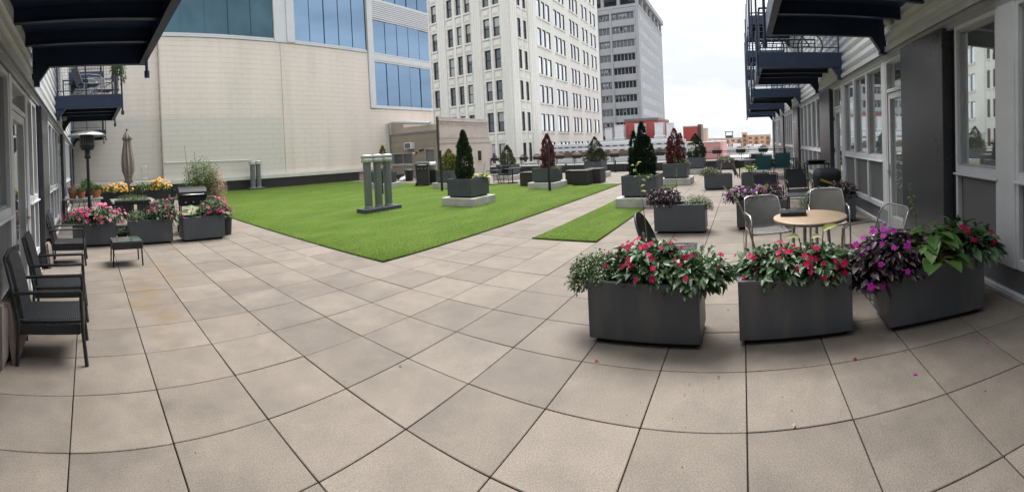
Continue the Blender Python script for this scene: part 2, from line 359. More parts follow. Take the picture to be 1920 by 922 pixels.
# ---- terrace floor: base slab, pavers
def own_offset(m, q):
    t = m.node_tree; oi = t.nodes.new('ShaderNodeObjectInfo'); vm = t.nodes.new('ShaderNodeVectorMath'); vm.operation = 'SCALE'; vm.inputs[0].default_value = (37., 53., 11.)
    t.links.new(oi.outputs['Random'], vm.inputs['Scale']); t.links.new(vm.outputs[0], q.inputs['Location'])
def paver_mat():
    m = mat('concrete paver', (.203, .176, .149), .74, spec=.22, var=.10, vs=6, rand=.11, col2=(.164, .143, .122), c2=(.44, .70), c2s=2.2, bump=.12, bs=220)
    for q in list(m.node_tree.nodes):                         # mottling belongs to each slab: shift it by a random amount per slab
        if q.type == 'MAPPING': own_offset(m, q)
    add_pattern(m, 'voro', 95, .35, .004, (1, 1, 1), rot=(0, 0, R(45)))
    t = m.node_tree; n = t.nodes; l = t.links.new; p = n['Principled BSDF']; src = p.inputs['Base Color'].links[0].from_socket
    g = n.new('ShaderNodeNewGeometry')
    # speckle of fine aggregate
    v = n.new('ShaderNodeTexNoise'); v.inputs['Scale'].default_value = 120; v.inputs['Detail'].default_value = 2; l(g.outputs['Position'], v.inputs[0])
    r = n.new('ShaderNodeMapRange'); r.inputs[1].default_value = .32; r.inputs[2].default_value = .68; r.inputs[3].default_value = .80; r.inputs[4].default_value = 1.18; l(v.outputs[0], r.inputs[0])
    h = n.new('ShaderNodeHueSaturation'); l(r.outputs[0], h.inputs['Value']); l(src, h.inputs['Color']); src = h.outputs[0]
    # ochre run-off stains on a few pavers, and sooty smudges
    for (cx, cy, rx, ry, col, amt, sca) in [(-.35, 3.3, .42, 2.0, (.19, .128, .066), .6, 2.6), (.05, 4.6, .5, 1.6, (.19, .138, .078), .5, 2.3), (1.3, 2.2, 1.7, 2.2, (.115, .103, .093), .5, 1.7), (2.0, .3, 2.0, 1.4, (.12, .108, .097), .45, 1.9), (-1.15, 1.0, .22, .5, (.17, .14, .11), .45, 5)]:
        su = n.new('ShaderNodeVectorMath'); su.operation = 'SUBTRACT'; su.inputs[1].default_value = (cx, cy, 0); l(g.outputs['Position'], su.inputs[0])
        dv = n.new('ShaderNodeVectorMath'); dv.operation = 'DIVIDE'; dv.inputs[1].default_value = (rx, ry, 1); l(su.outputs[0], dv.inputs[0])
        ln = n.new('ShaderNodeVectorMath'); ln.operation = 'LENGTH'; l(dv.outputs[0], ln.inputs[0])
        nz = n.new('ShaderNodeTexNoise'); nz.inputs['Scale'].default_value = sca; nz.inputs['Detail'].default_value = 7; nz.inputs['Roughness'].default_value = .65; l(g.outputs['Position'], nz.inputs[0])
        a = n.new('ShaderNodeMath'); a.operation = 'MULTIPLY_ADD'; a.inputs[1].default_value = 2.4; a.inputs[2].default_value = -.75; l(nz.outputs[0], a.inputs[0])
        s = n.new('ShaderNodeMath'); s.operation = 'SUBTRACT'; s.use_clamp = True; l(a.outputs[0], s.inputs[0])
        q = n.new('ShaderNodeMath'); q.operation = 'POWER'; q.inputs[1].default_value = 2; l(ln.outputs['Value'], q.inputs[0]); l(q.outputs[0], s.inputs[1])
        k = n.new('ShaderNodeMath'); k.operation = 'MULTIPLY'; k.inputs[1].default_value = amt*1.5; k.use_clamp = True; l(s.outputs[0], k.inputs[0])
        mm = n.new('ShaderNodeMix'); mm.data_type = 'RGBA'; mm.inputs[7].default_value = (*col, 1); l(k.outputs[0], mm.inputs[0]); l(src, mm.inputs[6]); src = mm.outputs[2]
    l(src, p.inputs['Base Color']); return m
M_['paver'] = paver_mat()
M_['joint'] = mat('dark grit in the joints', (.010, .0095, .009), .95, var=.3, vs=20)
TX1, TY0, TY1 = 22.6, -4.35, 21.3
terrace = tag(MB().box(-1.9, TX1, TY0, TY1, -.5, -.032).build('pavement', M_['joint']), 'roof terrace floor of square concrete pavers', kind='structure')
def is_turf(x, y):
    return (3.05 < x < 15.25 and 3.05 < y) or (5.49 < x < 16.47 and .61 < y < 1.83)
cells = []
for i in range(-4, 37):
    for j in range(-8, 35):
        x, y = (i+.5)*T, (j+.5)*T
        if is_turf(x, y) or x < -1.9-.3 or y < TY0-.3: continue
        d = Vector((x, y, 0))-CAMP; az = math.atan2(d.dot(Vector(CX)), d.dot(Vector(CY)))
        cells.append((math.hypot(d.x, d.y)+(0 if abs(az) < 1.30 else 1000), x, y))
cells.sort()
def paver_box(mb, x, y, dz=0, g=.0038): return mb.box(x-T/2+g, x+T/2-g, y-T/2+g, y+T/2-g, -.032+dz, dz, .0035)
pm = paver_box(MB(), 0, 0).mesh('paver', M_['paver'])
for k, (d, x, y) in enumerate(cells[:300]):
    inst('paver', pm, terrace, (x, y, random.uniform(-.0015, .0015)), (random.gauss(0, .0012), random.gauss(0, .0012), random.gauss(0, .0012)))
rest = MB()
for d, x, y in cells[300:]: paver_box(rest, x, y, random.uniform(-.0015, .0015))
tag(rest.build('far_pavers', M_['paver'], terrace, one=True), kind='stuff')

# ---- artificial turf: two mats and their blades
M_['turfbase'] = mat('turf backing', (.072, .118, .020), .9, spec=.06, var=.14, vs=.8, col2=(.090, .138, .027), c2s=.5, stretch=(1, 3, 1), bump=.6, bs=120)
M_['turfedge'] = mat('cut turf edge', (.020, .030, .010), .9)
for nm, x0, x1, y0, y1, lab in [('lawn', 3.05, 15.25, 3.05, 21.3, 'large artificial grass lawn on the terrace'), ('lawn', 5.49, 16.47, .61, 1.83, 'narrow artificial grass strip between the paver paths')]:
    o = tag(MB().box(x0, x1, y0, y1, -.03, .016, .006).build(nm, M_['turfbase']), lab, kind='structure')
    e = .009; MB().box(x0-e, x1, y0-e, y0-.0005, -.03, .012).box(x0-e, x0-.0005, y0-.0004, y1, -.03, .012).box(x1+.0005, x1+e, y0, y1, -.03, .012).build('cut_edge', M_['turfedge'], o)
def blades():
    P = []
    for x0, x1, y0, y1, n in [(3.05, 15.25, 3.05, 21.3, 230000), (5.49, 16.47, .61, 1.83, 26000)]:
        u = rng.random((n, 2)); P.append(np.stack([x0+(x1-x0)*u[:, 0]**1.35, y0+(y1-y0)*u[:, 1]**(1.6 if x0 < 4 else 1)], 1))
        e = 6000; t = rng.random(e)                                           # ragged near edges
        P.append(np.stack([x0+(x1-x0)*t**1.3, y0+rng.normal(0, .008, e)], 1)); P.append(np.stack([x0+rng.normal(0, .008, e), y0+(y1-y0)*t], 1))
    P = np.concatenate(P); n = len(P)
    a = rng.random(n)*2*np.pi; h = rng.uniform(.006, .013, n); lean = rng.normal(0, .006, (n, 2)); wd = .0045+.004*rng.random(n)
    b = np.zeros((n, 3)); b[:, :2] = P; b[:, 2] = .012
    s = np.stack([np.cos(a)*wd, np.sin(a)*wd, 0*a], 1); tip = b.copy(); tip[:, :2] += lean; tip[:, 2] += h
    V = np.stack([b-s, b+s, tip], 1).reshape(-1, 3); F = np.arange(3*n).reshape(-1, 3)
    streak = .12*np.sin(P[:, 0]*2.1+np.sin(P[:, 1]*.7)*1.3)+.10*np.sin(P[:, 1]*3.3+P[:, 0]*.25)
    tint = np.clip(.38+.07*rng.standard_normal(n)+streak*.5+np.where((np.floor(P[:, 0]/1.83) % 2) == 0, .07, -.07)+.13*np.sin(P[:, 0]*.9+1.7*np.sin(P[:, 1]*.45))*np.sin(P[:, 1]*.8+P[:, 0]*.3), 0, .8)
    o = bpy.data.objects.new('grass', np_mesh('grass', V, F, LM['turf'], np.repeat(tint, 3))); COL.objects.link(o)
    tag(o, 'short bright green artificial grass blades', kind='stuff')
blades()

# ================================================================== THE APARTMENT BUILDING (both wings)
M_['wallback'] = mat('dark interior wall', (.03, .03, .032), .8)
apt = thing('apartment_building', 'low grey apartment building wrapping two sides of the terrace, with navy balconies', 'building', (-1.9, -4.35, 0))
AX, AY = -1.9, -4.35
class Side:
    """u along the facade, d outwards from it, z up -> building-local coordinates"""
    def __init__(s, k): s.k = k
    def box(s, mb, u0, u1, d0, d1, z0, z1, b=0):
        if s.k == 'R': return mb.box(u0-AX, u1-AX, d0, d1, z0, z1, b)
        return mb.box(d0, d1, u0-AY, u1-AY, z0, z1, b)
    def p(s, u, d, z): return (u-AX, d, z) if s.k == 'R' else (d, u-AY, z)
SR, SL = Side('R'), Side('L')
# solid bodies behind the facades
MB().box(-6, 34-.1, -9, -.14, ZG+.1, 7.0).box(-9, -.14, -.139, 25.8, ZG+.1, 7.0).build('wall', M_['wallback'], apt)
def siding(S, u0, u1, z0, z1):
    mb = MB(); prof = []; z = z0; p = .205
    while z < z1: prof += [(.0, z), (.0, z+p*.30), (.078, z+p*.44), (.078, z+p*.86)]; z += p
    vs = []
    for d, zz in prof: vs += [S.p(u0, d, zz), S.p(u1, d, zz)]
    fs = [(2*i, 2*i+1, 2*i+3, 2*i+2) for i in range(len(prof)-1)]
    if S.k == 'L': fs = [f[::-1] for f in fs]
    mb.add(vs, fs); S.box(mb, u0, u1, -.13, -.005, z0-.05, z1)
    mb.build('corrugated_siding', M_['siding'], apt)
siding(SR, -1.84, 32.0, 3.15, 7.0); siding(SL, -4.29, 21.3, 3.0, 7.0)
for S, u0, u1, z in ((SR, -1.84, 32.03, 3.06), (SL, -4.29, 21.3, 2.90)):
    mb = MB(); S.box(mb, u0, u1, -.13, .085, z, z+.035, .004); S.box(mb, u0, u1, .083, .092, z-.03, z+.06)
    mb.build('drip_flashing', M_['frame'], apt)
    mb = MB()
    for k in range(2): S.box(mb, u0, u1, -.12, .03+.012*k, z-.15+.07*k, z-.008-.07*(1-k), .003)
    mb.build('fascia', M_['frame2'], apt)
HEAD = {'R': 2.92, 'L': 2.72}
def window(S, u0, u1, blind=False, f=.05):
    hd = HEAD[S.k]; mb = MB()
    for a, b in ((u0, u0+f), (u1-f, u1)): S.box(mb, a, b, -.11, .02, .30, hd, .004)
    for za, zb in ((hd-.055, hd), (1.165, 1.26), (.30, .40)): S.box(mb, u0+f, u1-f, -.108, .016, za, zb, .004)
    w_ = mb.build('window', M_['frame'], apt)
    mb = MB(); S.box(mb, u0+f, u0+f+.022, -.10, -.022, 1.26, hd-.055); S.box(mb, u1-f-.022, u1-f, -.10, -.022, 1.26, hd-.055)
    S.box(mb, u0+f+.022, u1-f-.022, -.10, -.022, 1.26, 1.285); S.box(mb, u0+f+.022, u1-f-.022, -.10, -.022, hd-.08, hd-.055); mb.build('sash', M_['frame2'], w_)
    mb = MB(); S.box(mb, u0+f+.022, u1-f-.022, -.075, -.062, 1.285, hd-.08); mb.build('pane', M_['blind' if blind else 'glass'], w_)
    mb = MB(); S.box(mb, u0+f, u1-f, -.10, -.035, .40, 1.165, .006); S.box(mb, u0+f+.05, u1-f-.05, -.036, -.026, .45, 1.115, .004); mb.build('lower_panel', M_['lowpanel'], w_)
    mb = MB(); S.box(mb, u0, u1, .018, .055, 1.15, 1.175, .004); mb.build('sill', M_['frame'], w_)
    return w_
def door(S, u0, u1, hinge_left=True):
    hd = HEAD[S.k]; mb = MB(); f = .055
    for a, b in ((u0, u0+f), (u1-f, u1)): S.box(mb, a, b, -.11, .024, .02, hd, .004)
    for za, zb in ((hd-.055, hd), (2.36, 2.42)): S.box(mb, u0+f, u1-f, -.108, .02, za, zb, .004)
    d_ = mb.build('door', M_['frame'], apt)
    mb = MB(); a, b = u0+f+.004, u1-f-.004; st = .085
    S.box(mb, a, a+st, -.085, .004, .03, 2.35, .004); S.box(mb, b-st, b, -.085, .004, .03, 2.35, .004)
    S.box(mb, a+st, b-st, -.083, .002, 2.25, 2.35, .004); S.box(mb, a+st, b-st, -.083, .002, .03, .24, .004); mb.build('leaf_frame', M_['frame'], d_)
    mb = MB(); S.box(mb, a+st, b-st, -.06, -.045, .24, 2.25); mb.build('pane', M_['glass'], d_)
    mb = MB(); S.box(mb, u0+f, u1-f, -.07, -.055, 2.42, hd-.055); mb.build('transom_pane', M_['glass'], d_)
    hb = a if hinge_left else b; kb = b-st*.5 if hinge_left else a+st*.5
    for z in (.35, 1.2, 2.05):
        mb = MB(); S.box(mb, hb-.012, hb+.012, .022, .036, z, z+.11); mb.build('hinge', M_['black'], d_)
    mb = MB(); S.box(mb, kb-.018, kb+.018, .004, .012, .92, 1.14); S.box(mb, kb-.012, kb+.012, .012, .05, 1.0, 1.03)
    S.box(mb, kb-.012, kb-.012+(.11 if not hinge_left else -.11), .045, .06, 1.0, 1.03, .004); mb.build('handle', M_['steel'], d_)
def column(S, u0, u1):
    hd = HEAD[S.k]; mb = MB(); S.box(mb, u0, u1, -.13, .10, .03, hd+.02, .006)
    c = mb.build('column_panel', M_['column'], apt)
    mb = MB(); S.box(mb, u0-.15, u0-.002, -.13, -.03, .02, hd, .004); mb.build('shadow_gap', M_['black'], c)
def base(S, u0, u1):
    mb = MB(); S.box(mb, u0, u1, -.12, -.012, .05, .30, .004); mb.build('base_panel', M_['lowpanel'], apt)
    mb = MB(); S.box(mb, u0, u1, -.12, .03, -.02, .052, .006); mb.build('kick_strip', M_['frame'], apt)
def mullion(S, u0, u1):
    mb = MB(); S.box(mb, u0, u1, -.12, .03, .30, HEAD[S.k], .005); mb.build('mullion', M_['frame'], apt)
# right wing
window(SR, 1.35, 2.17); mullion(SR, 2.17, 2.46); window(SR, 2.46, 3.36, blind=False); column(SR, 3.53, 4.90)
door(SR, 4.92, 5.80); mullion(SR, 5.80, 6.0)
for u in (6.0, 6.96, 7.92): window(SR, u, u+.96)
mullion(SR, 8.88, 9.06); door(SR, 9.06, 9.98, False); column(SR, 10.16, 11.62)
for k in range(5): window(SR, 11.64+k*.98, 12.62+k*.98)
column(SR, 16.72, 18.20); door(SR, 18.22, 19.12); mullion(SR, 19.12, 19.3)
for k in range(4): window(SR, 19.3+k*.96, 20.26+k*.96)
column(SR, 23.3, 24.8)
for k in range(3): window(SR, 24.85+k*.96, 25.81+k*.96)
door(SR, 27.75, 28.65); mullion(SR, 28.65, 28.8)
for k in range(2): window(SR, 28.8+k*.96, 29.76+k*.96)
column(SR, 30.9, 32.0)
window(SR, .40, 1.35); column(SR, -1.7, .2)
for a, b in ((.2, 3.36), (5.8, 9.06), (11.64, 16.55), (19.12, 23.14), (24.85, 27.75), (28.65, 30.72)): base(SR, a, b)
# left wing
column(SL, -4.2, .4)
for k in range(2): window(SL, .62+k*.98, 1.60+k*.98)
mullion(SL, 2.58, 2.72); door(SL, 2.72, 3.82); mullion(SL, 3.82, 3.94)
window(SL, 3.94, 4.46); window(SL, 4.46, 4.98); column(SL, 5.16, 6.22)
for k in range(4): window(SL, 6.26+k*.90, 7.16+k*.90)
mullion(SL, 9.86, 9.98); door(SL, 9.98, 10.92, False); column(SL, 11.1, 12.4)
for k in range(5): window(SL, 12.42+k*.98, 13.40+k*.98)
column(SL, 17.5, 18.4)
for k in range(2): window(SL, 18.42+k*.98, 19.40+k*.98)
column(SL, 20.55, 21.25)
for a, b in ((.62, 2.72), (3.82, 5.0), (6.26, 9.98), (12.42, 17.32), (18.42, 20.4)): base(SL, a, b)
def wall_lamp(S, u, z):
    mb = MB(); S.box(mb, u-.07, u+.07, .075, .095, z-.10, z+.10, .01)
    l_ = mb.build('wall_lamp', M_['frame2'], apt)
    c = S.p(u, .16, z-.11); MB().lathe([(.0, 0), (.055, .01), (.07, .06), (.07, .15), (.05, .2), (0, .21)], 16, c).build('lamp_glass', M_['lamp'], l_)
    mb = MB()
    for q in range(8):
        a = q*math.pi/4; mb.tube([(c[0]+.076*math.cos(a), c[1]+.076*math.sin(a), c[2]+.02), (c[0]+.076*math.cos(a), c[1]+.076*math.sin(a), c[2]+.19)], .005, 5)
    mb.lathe([(.078, .18), (.085, .19), (.085, .215), (0, .225)], 16, c); mb.build('lamp_cage', M_['frame2'], l_)
wall_lamp(SR, 5.25, 3.5); wall_lamp(SL, 4.62, 3.35); wall_lamp(SR, 12.4, 3.38); wall_lamp(SL, 11.4, 3.3)

def balcony(S, u0, u1, z, depth, first, posts_down=.16, label=None):
    """steel deck on two side beams, joists and a front channel; welded-mesh railing"""
    mb = MB()
    S.box(mb, u0, u1, .08, depth, z+.27, z+.33)                                   # deck plate
    b_ = mb.build('balcony', M_['navy'], apt)
    if label: b_['label'] = label
    mb = MB()
    for a in (u0, u1-.09): S.box(mb, a, a+.012, .07, depth, z, z+.268); S.box(mb, a-.002, a+.09, .07, depth, z-.012, z+.003); S.box(mb, a-.002, a+.09, .07, depth, z+.255, z+.2695)
    S.box(mb, u0, u1, depth+.001, depth+.016, z-.014, z+.31); S.box(mb, u0, u1, depth-.08, depth+.001, z-.014, z+.001)
    mb.build('side_beam', M_['navy'], b_)
    n = max(2, int((u1-u0)/.75)); mb = MB()
    for k in range(1, n):
        u = u0+(u1-u0)*k/n; S.box(mb, u-.005, u+.005, .08, depth-.005, z+.10, z+.268); S.box(mb, u-.04, u+.04, .08, depth-.082, z+.088, z+.10)
    mb.build('joist', M_['navy'], b_)
    for u in (u0+.03, u1-.13):                                                    # knee brackets at the wall
        mb = MB(); pts = [(.06, z-.30), (.17, z-.30), (.17, z-.23), (.33, z-.013), (.06, z-.013)]
        vs = [S.p(u, d, zz) for d, zz in pts]+[S.p(u+.10, d, zz) for d, zz in pts]; k = 5
        mb.add(vs, [tuple(range(k)), tuple(range(2*k-1, k-1, -1))]+[(i, k+i, k+(i+1) % k, (i+1) % k) for i in range(k)]); mb.build('bracket', M_['navy'], b_)
    zt = z+1.36; corners = [(u0+.04, depth-.04), (u1-.04, depth-.04)]; ups = 2.9
    for u, d in corners+[(u0+.04, depth*.5), (u1-.04, depth*.5), (u0+(u1-u0)*.33, depth-.04), (u0+(u1-u0)*.67, depth-.04), (u0+.04, .14), (u1-.04, .14)]:
        mb = MB(); out = (u, d) in corners
        pd = S.p(u, d+.075 if out else d, z-posts_down if out else z+.33); pu = S.p(u, d+.075 if out else d, z+ups if out else zt)
        mb.tube([pd, pu], .024 if out else .02, 8)
        if out: mb.tube([(pd[0], pd[1], pd[2]-.05), (pd[0], pd[1], pd[2]+.05)], .042, 10)
        mb.build('post', M_['navy'], b_)
    loop = [(u0+.04, .12), (u0+.04, depth-.04), (u1-.04, depth-.04), (u1-.04, .12)]
    for zz, r in ((zt, .024), (zt-.12, .014), (z+.45, .014)):
        mb = MB()
        for a, b in zip(loop, loop[1:]): mb.tube([S.p(a[0], a[1], zz), S.p(b[0], b[1], zz)], r, 8)
        mb.build('rail', M_['navy'], b_)
    mb = MB()
    for a, b in zip(loop, loop[1:]):                                              # welded wire infill
        ln = math.hypot(a[0]-b[0], a[1]-b[1]); n = int(ln/.075)
        for k in range(1, n):
            u, d = a[0]+(b[0]-a[0])*k/n, a[1]+(b[1]-a[1])*k/n; mb.tube([S.p(u, d, z+.45), S.p(u, d, zt-.12)], .003, 3, cap=False)
        for k in range(1, 10):
            zz = z+.45+(zt-.12-z-.45)*k/10; mb.tube([S.p(a[0], a[1], zz), S.p(b[0], b[1], zz)], .003, 3, cap=False)
    tag(mb.build('wire_mesh', M_['navy'], b_, one=True), kind='stuff')
    return b_
for k, (a, b) in enumerate([(2.4, 5.75), (8.7, 11.9), (15.7, 18.9), (22.3, 25.3), (28.6, 31.6)]):
    for lv in range(2): balcony(SR, a, b, 3.30+2.9*lv, 2.04, k == 0)
for k, (a, b) in enumerate([(1.0, 4.42), (8.75, 11.8), (18.6, 21.2)]):
    for lv in range(2 if k else 1): balcony(SL, a, b, 3.20+2.9*lv, 1.76, k == 0)

# ================================================================== BEIGE BLOCK BUILDING WITH CURTAIN WALL
YB = 21.3
bb = thing('block_wall_building', 'large beige block wall building with blue glass storeys above, behind the lawn', 'building', (3.2, YB, 0))
def block_mat():
    m = mat('painted beige block', (.745, .662, .590), .7, var=.05, vs=.8, bump=.15, bs=40, col2=(.67, .597, .53), c2=(.48, .72), c2s=.9, stretch=(1, 1, .12))
    t = m.node_tree; n = t.nodes; l = t.links.new; p = n['Principled BSDF']; src = p.inputs['Base Color'].links[0].from_socket
    g = n.new('ShaderNodeNewGeometry'); sp = n.new('ShaderNodeSeparateXYZ'); l(g.outputs['Position'], sp.inputs[0])
    def cmp(sock, a, soft):
        r = n.new('ShaderNodeMapRange'); r.inputs[1].default_value = a-soft; r.inputs[2].default_value = a+soft; l(sock, r.inputs[0]); return r.outputs[0]
    nz = n.new('ShaderNodeTexNoise'); nz.inputs['Scale'].default_value = 1.5; nz.inputs['Detail'].default_value = 6; l(g.outputs['Position'], nz.inputs[0])
    ad = n.new('ShaderNodeMath'); ad.operation = 'MULTIPLY_ADD'; ad.inputs[1].default_value = .5; l(nz.outputs[0], ad.inputs[0]); l(sp.outputs[2], ad.inputs[2])
    # an older, greyer coat of paint on the lower left patch
    a = n.new('ShaderNodeMath'); a.operation = 'SUBTRACT'; a.inputs[0].default_value = 1; l(cmp(ad.outputs[0], 4.65, .12), a.inputs[1])
    b = n.new('ShaderNodeMath'); b.operation = 'SUBTRACT'; b.inputs[0].default_value = 1; l(cmp(sp.outputs[0], 10.72, .05), b.inputs[1])
    c = n.new('ShaderNodeMath'); c.operation = 'MULTIPLY'; l(a.outputs[0], c.inputs[0]); l(b.outputs[0], c.inputs[1])
    d = n.new('ShaderNodeMath'); d.operation = 'MULTIPLY'; d.inputs[1].default_value = .75; l(c.outputs[0], d.inputs[0])
    mm = n.new('ShaderNodeMix'); mm.data_type = 'RGBA'; mm.inputs[7].default_value = (.61, .586, .535, 1); l(d.outputs[0], mm.inputs[0]); l(src, mm.inputs[6]); l(mm.outputs[2], p.inputs['Base Color'])
    return m
M_['block'] = block_mat(); M_['blockjoint'] = mat('block joint', (.50, .445, .39), .85, var=.1)
# core behind the blocks and its glass storeys; joints show between the blocks
MB().box(0, 14.62, .02, 5, -.6, 9.0).box(14.62, 21.25, .02, 5, -.6, 5.02).box(-11, 0, .32, 5, -.6, 9.0).build('core_wall', M_['blockjoint'], bb)
BH, BL = .305, .915
blocks = []
def course(u0, u1, z0, z1, dy):
    r = 0; z = z0
    while z < z1-.05:
        h = min(BH, z1-z); u = u0-(0 if r % 2 == 0 else BL/2)
        while u < u1-.02:
            a, b = max(u, u0), min(u+BL, u1)
            if b-a > .05: blocks.append((a, b, z, z+h, dy))
            u += BL
        z += BH; r += 1
course(0, 14.62, .86, 9.0, 0); course(14.622, 21.25, .86, 5.02, 0); course(-6.0, -.02, .86, 9.0, .30)
def key(b): return math.hypot((b[0]+b[1])/2+3.2-CAMP.x, YB-CAMP.y)+abs(b[2]-1.6)*.3
full = [b for b in blocks if abs(b[1]-b[0]-BL) < 1e-6 and abs(b[3]-b[2]-BH) < 1e-6 and b[4] == 0]; full.sort(key=key)
one = MB().box(.0015, BL-.0015, 0, .05, .0035, BH-.0035, .002).mesh('block', M_['block'])
for b in full[:300]: inst('block', one, bb, (b[0], b[4]+.008+random.uniform(-.002, .002), b[2]))
restb = MB(); near = set(full[:300])
for b in blocks:
    if b not in near: restb.box(b[0]+.0015, b[1]-.0015, b[4]+.008+random.uniform(-.002, .002), b[4]+.05, b[2]+.0035, b[3]-.0035, .002)
tag(restb.build('far_blocks', M_['block'], bb, one=True), kind='stuff')
MB().box(7.62, 7.66, -.016, -.008, .86, 9.0).box(-.03, .012, -.03, .3, .86, 9.0).build('control_joint', M_['blockjoint'], bb)
# louvred plinth under a cream ledge
pl = MB()
for k in range(7): pl.box(-6, 13.2, -.20, -.10, .03+k*.075, .085+k*.075)
pl.box(-6, 13.2, -.10, .0, -.03, .56); pl.build('plinth_louvre', M_['louver'], bb)
MB().box(-6, 21.2, -.26, .0, .58, .80, .01).box(-6, 21.2, -.20, -.012, .802, .857, .01).build('ledge', M_['cap'], bb)
MB().tube([(.1, -.09, 1.80), (5.6, -.09, 1.74)], .03, 8).tube([(.1, -.09, 1.80), (.1, .03, 1.80)], .03, 8).build('conduit', M_['cap'], bb)
def glass_band(u0, u1, z0, z1, n, key_, name='curtain_wall'):
    mb = MB().box(u0, u1, -.03, .05, z0-.10, z0, .004).box(u0, u1, -.03, .05, z1, z1+.10, .004)
    f = mb.build(name, M_['white'], bb)
    wd = (u1-u0)/n
    for k in range(n):
        o = MB().box(-wd/2+.012, wd/2-.012, -.02, .02, z0, z1).build('pane', M_[key_], f); o.location = (u0+(k+.5)*wd, .07, 0); o.rotation_euler = (random.gauss(0, .0015), 0, random.gauss(0, .006))
    mb = MB()
    for k in range(1, n): mb.box(u0+k*wd-.0145, u0+k*wd+.0145, .02, .09, z0, z1)
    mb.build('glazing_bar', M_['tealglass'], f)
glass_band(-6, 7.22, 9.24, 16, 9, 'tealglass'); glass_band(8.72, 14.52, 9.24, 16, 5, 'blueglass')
MB().box(7.26, 8.12, -.06, .3, 9.1, 16.1, .01).box(8.13, 8.70, -.11, .3, 9.08, 16.1, .01).build('pier', M_['white'], bb)
MB().box(14.65, 15.15, -.10, .3, 5.06, 16.1, .01).build('pier', M_['white'], bb)
for z0, z1 in ((5.28, 8.46), (9.12, 11.54), (13.1, 16)): glass_band(15.2, 21.2, z0, z1, 5, 'blueglass')
lv = MB()
for k in range(9): lv.box(15.16, 21.2, -.05+.0, .1, 11.68+k*.15, 11.68+k*.15+.115, .006)
lv.build('spandrel_louvre', M_['white'], bb)
MB().box(15.16, 21.22, -.04, .1, 8.58, 9.0, .01).box(15.16, 21.22, -.06, .1, 5.05, 5.17, .01).build('spandrel', M_['white'], bb)
MB().box(-6, 14.6, -.05, .1, 9.02, 9.12, .006).build('coping', M_['white'], bb)
MB().box(-6, 21.2, .12, 5, 9.0, 16.1).box(14.62, 21.2, .12, 5, 5.02, 9.0).build('upper_core', M_['wallback'], bb)
# ================================================================== BRICK SHED WITH STEPPED END WALL
SX, SY = 19.45, 16.3
sh = thing('brick_shed', 'taupe brick rooftop shed with a grey door and stepped rendered end wall', 'shed', (SX, SY, 0))
def holed(mb, y0, y1, z0, z1, holes, x0, x1, axis='X'):
    """wall slab in the plane of its long axis with rectangular openings [(a,b,za,zb)]"""
    ys = sorted({y0, y1, *[h[0] for h in holes], *[h[1] for h in holes]}); zs = sorted({z0, z1, *[h[2] for h in holes], *[h[3] for h in holes]})
    for a, b in zip(ys, ys[1:]):
        run = None
        for c, d in zip(zs, zs[1:]):
            if any(h[0] <= a+1e-6 and h[1] >= b-1e-6 and h[2] <= c+1e-6 and h[3] >= d-1e-6 for h in holes): 
                if run: (mb.box(x0, x1, a, b, *run) if axis == 'X' else mb.box(a, b, x0, x1, *run)); run = None
                continue
            run = (run[0], d) if run else (c, d)
        if run: (mb.box(x0, x1, a, b, *run) if axis == 'X' else mb.box(a, b, x0, x1, *run))
    return mb
holed(MB(), .252, 5.0, 0, 3.05, [(2.65, 4.65, .97, 1.66), (.55, 1.30, 0, 1.88)], 0, .22).build('wall', M_['brick'], sh)
MB().box(.23, 5.0, .26, 4.98, 2.9, 3.06).box(-.06, 5.0, .26, 5.0, 3.061, 3.11, .01).build('roof', M_['frame2'], sh)
d_ = MB().box(.10, .15, .56, 1.29, .02, 1.86, .005).build('door', M_['greydoor'], sh)
MB().box(.04, .2, .50, .548, 0, 1.94).box(.04, .2, 1.302, 1.35, 0, 1.94).box(-.01, .2, .50, 1.35, 1.885, 1.95).build('door_frame', M_['frame2'], d_)
MB().tube([(.10, 1.22, .95), (.05, 1.22, .95), (.05, 1.12, .95)], .012, 6).build('handle', M_['steel'], d_)
w_ = MB().box(-.06, .06, 2.5, 4.8, .80, .96, .01).box(-.01, .1, 2.55, 4.75, 1.665, 1.73, .006).build('window', M_['bsand'], sh)
MB().box(.10, .12, 2.65, 4.65, .97, 1.66).build('pane', M_['offglass'], w_)
MB().box(.07, .10, 3.62, 3.68, .97, 1.66).box(.07, .10, 2.65, 2.70, .97, 1.66).box(.07, .10, 4.60, 4.65, .97, 1.66).build('frame', M_['frame2'], w_)
for hx in (-.02,):
    ac = MB().box(-.36, .05, 2.35, 3.05, 1.98, 2.43, .012).build('air_conditioner', M_['whiteplastic'], sh)
    MB().box(-.368, -.355, 2.42, 2.98, 2.03, 2.38, .004).build('grille', M_['lowpanel'], ac)
for y, z in ((1.55, 1.86), (2.2, 1.70)):
    fl = MB().box(-.05, 0, y-.06, y+.06, z-.06, z+.06).tube([(-.05, y, z), (-.18, y, z-.02)], .015, 6).build('flood_lamp', M_['black'], sh)
    MB().tube([(-.15, y, z), (-.30, y+.05, z-.06)], [.05, .085], 10).build('lamp_head', M_['whiteplastic' if y > 2 else 'black'], fl)
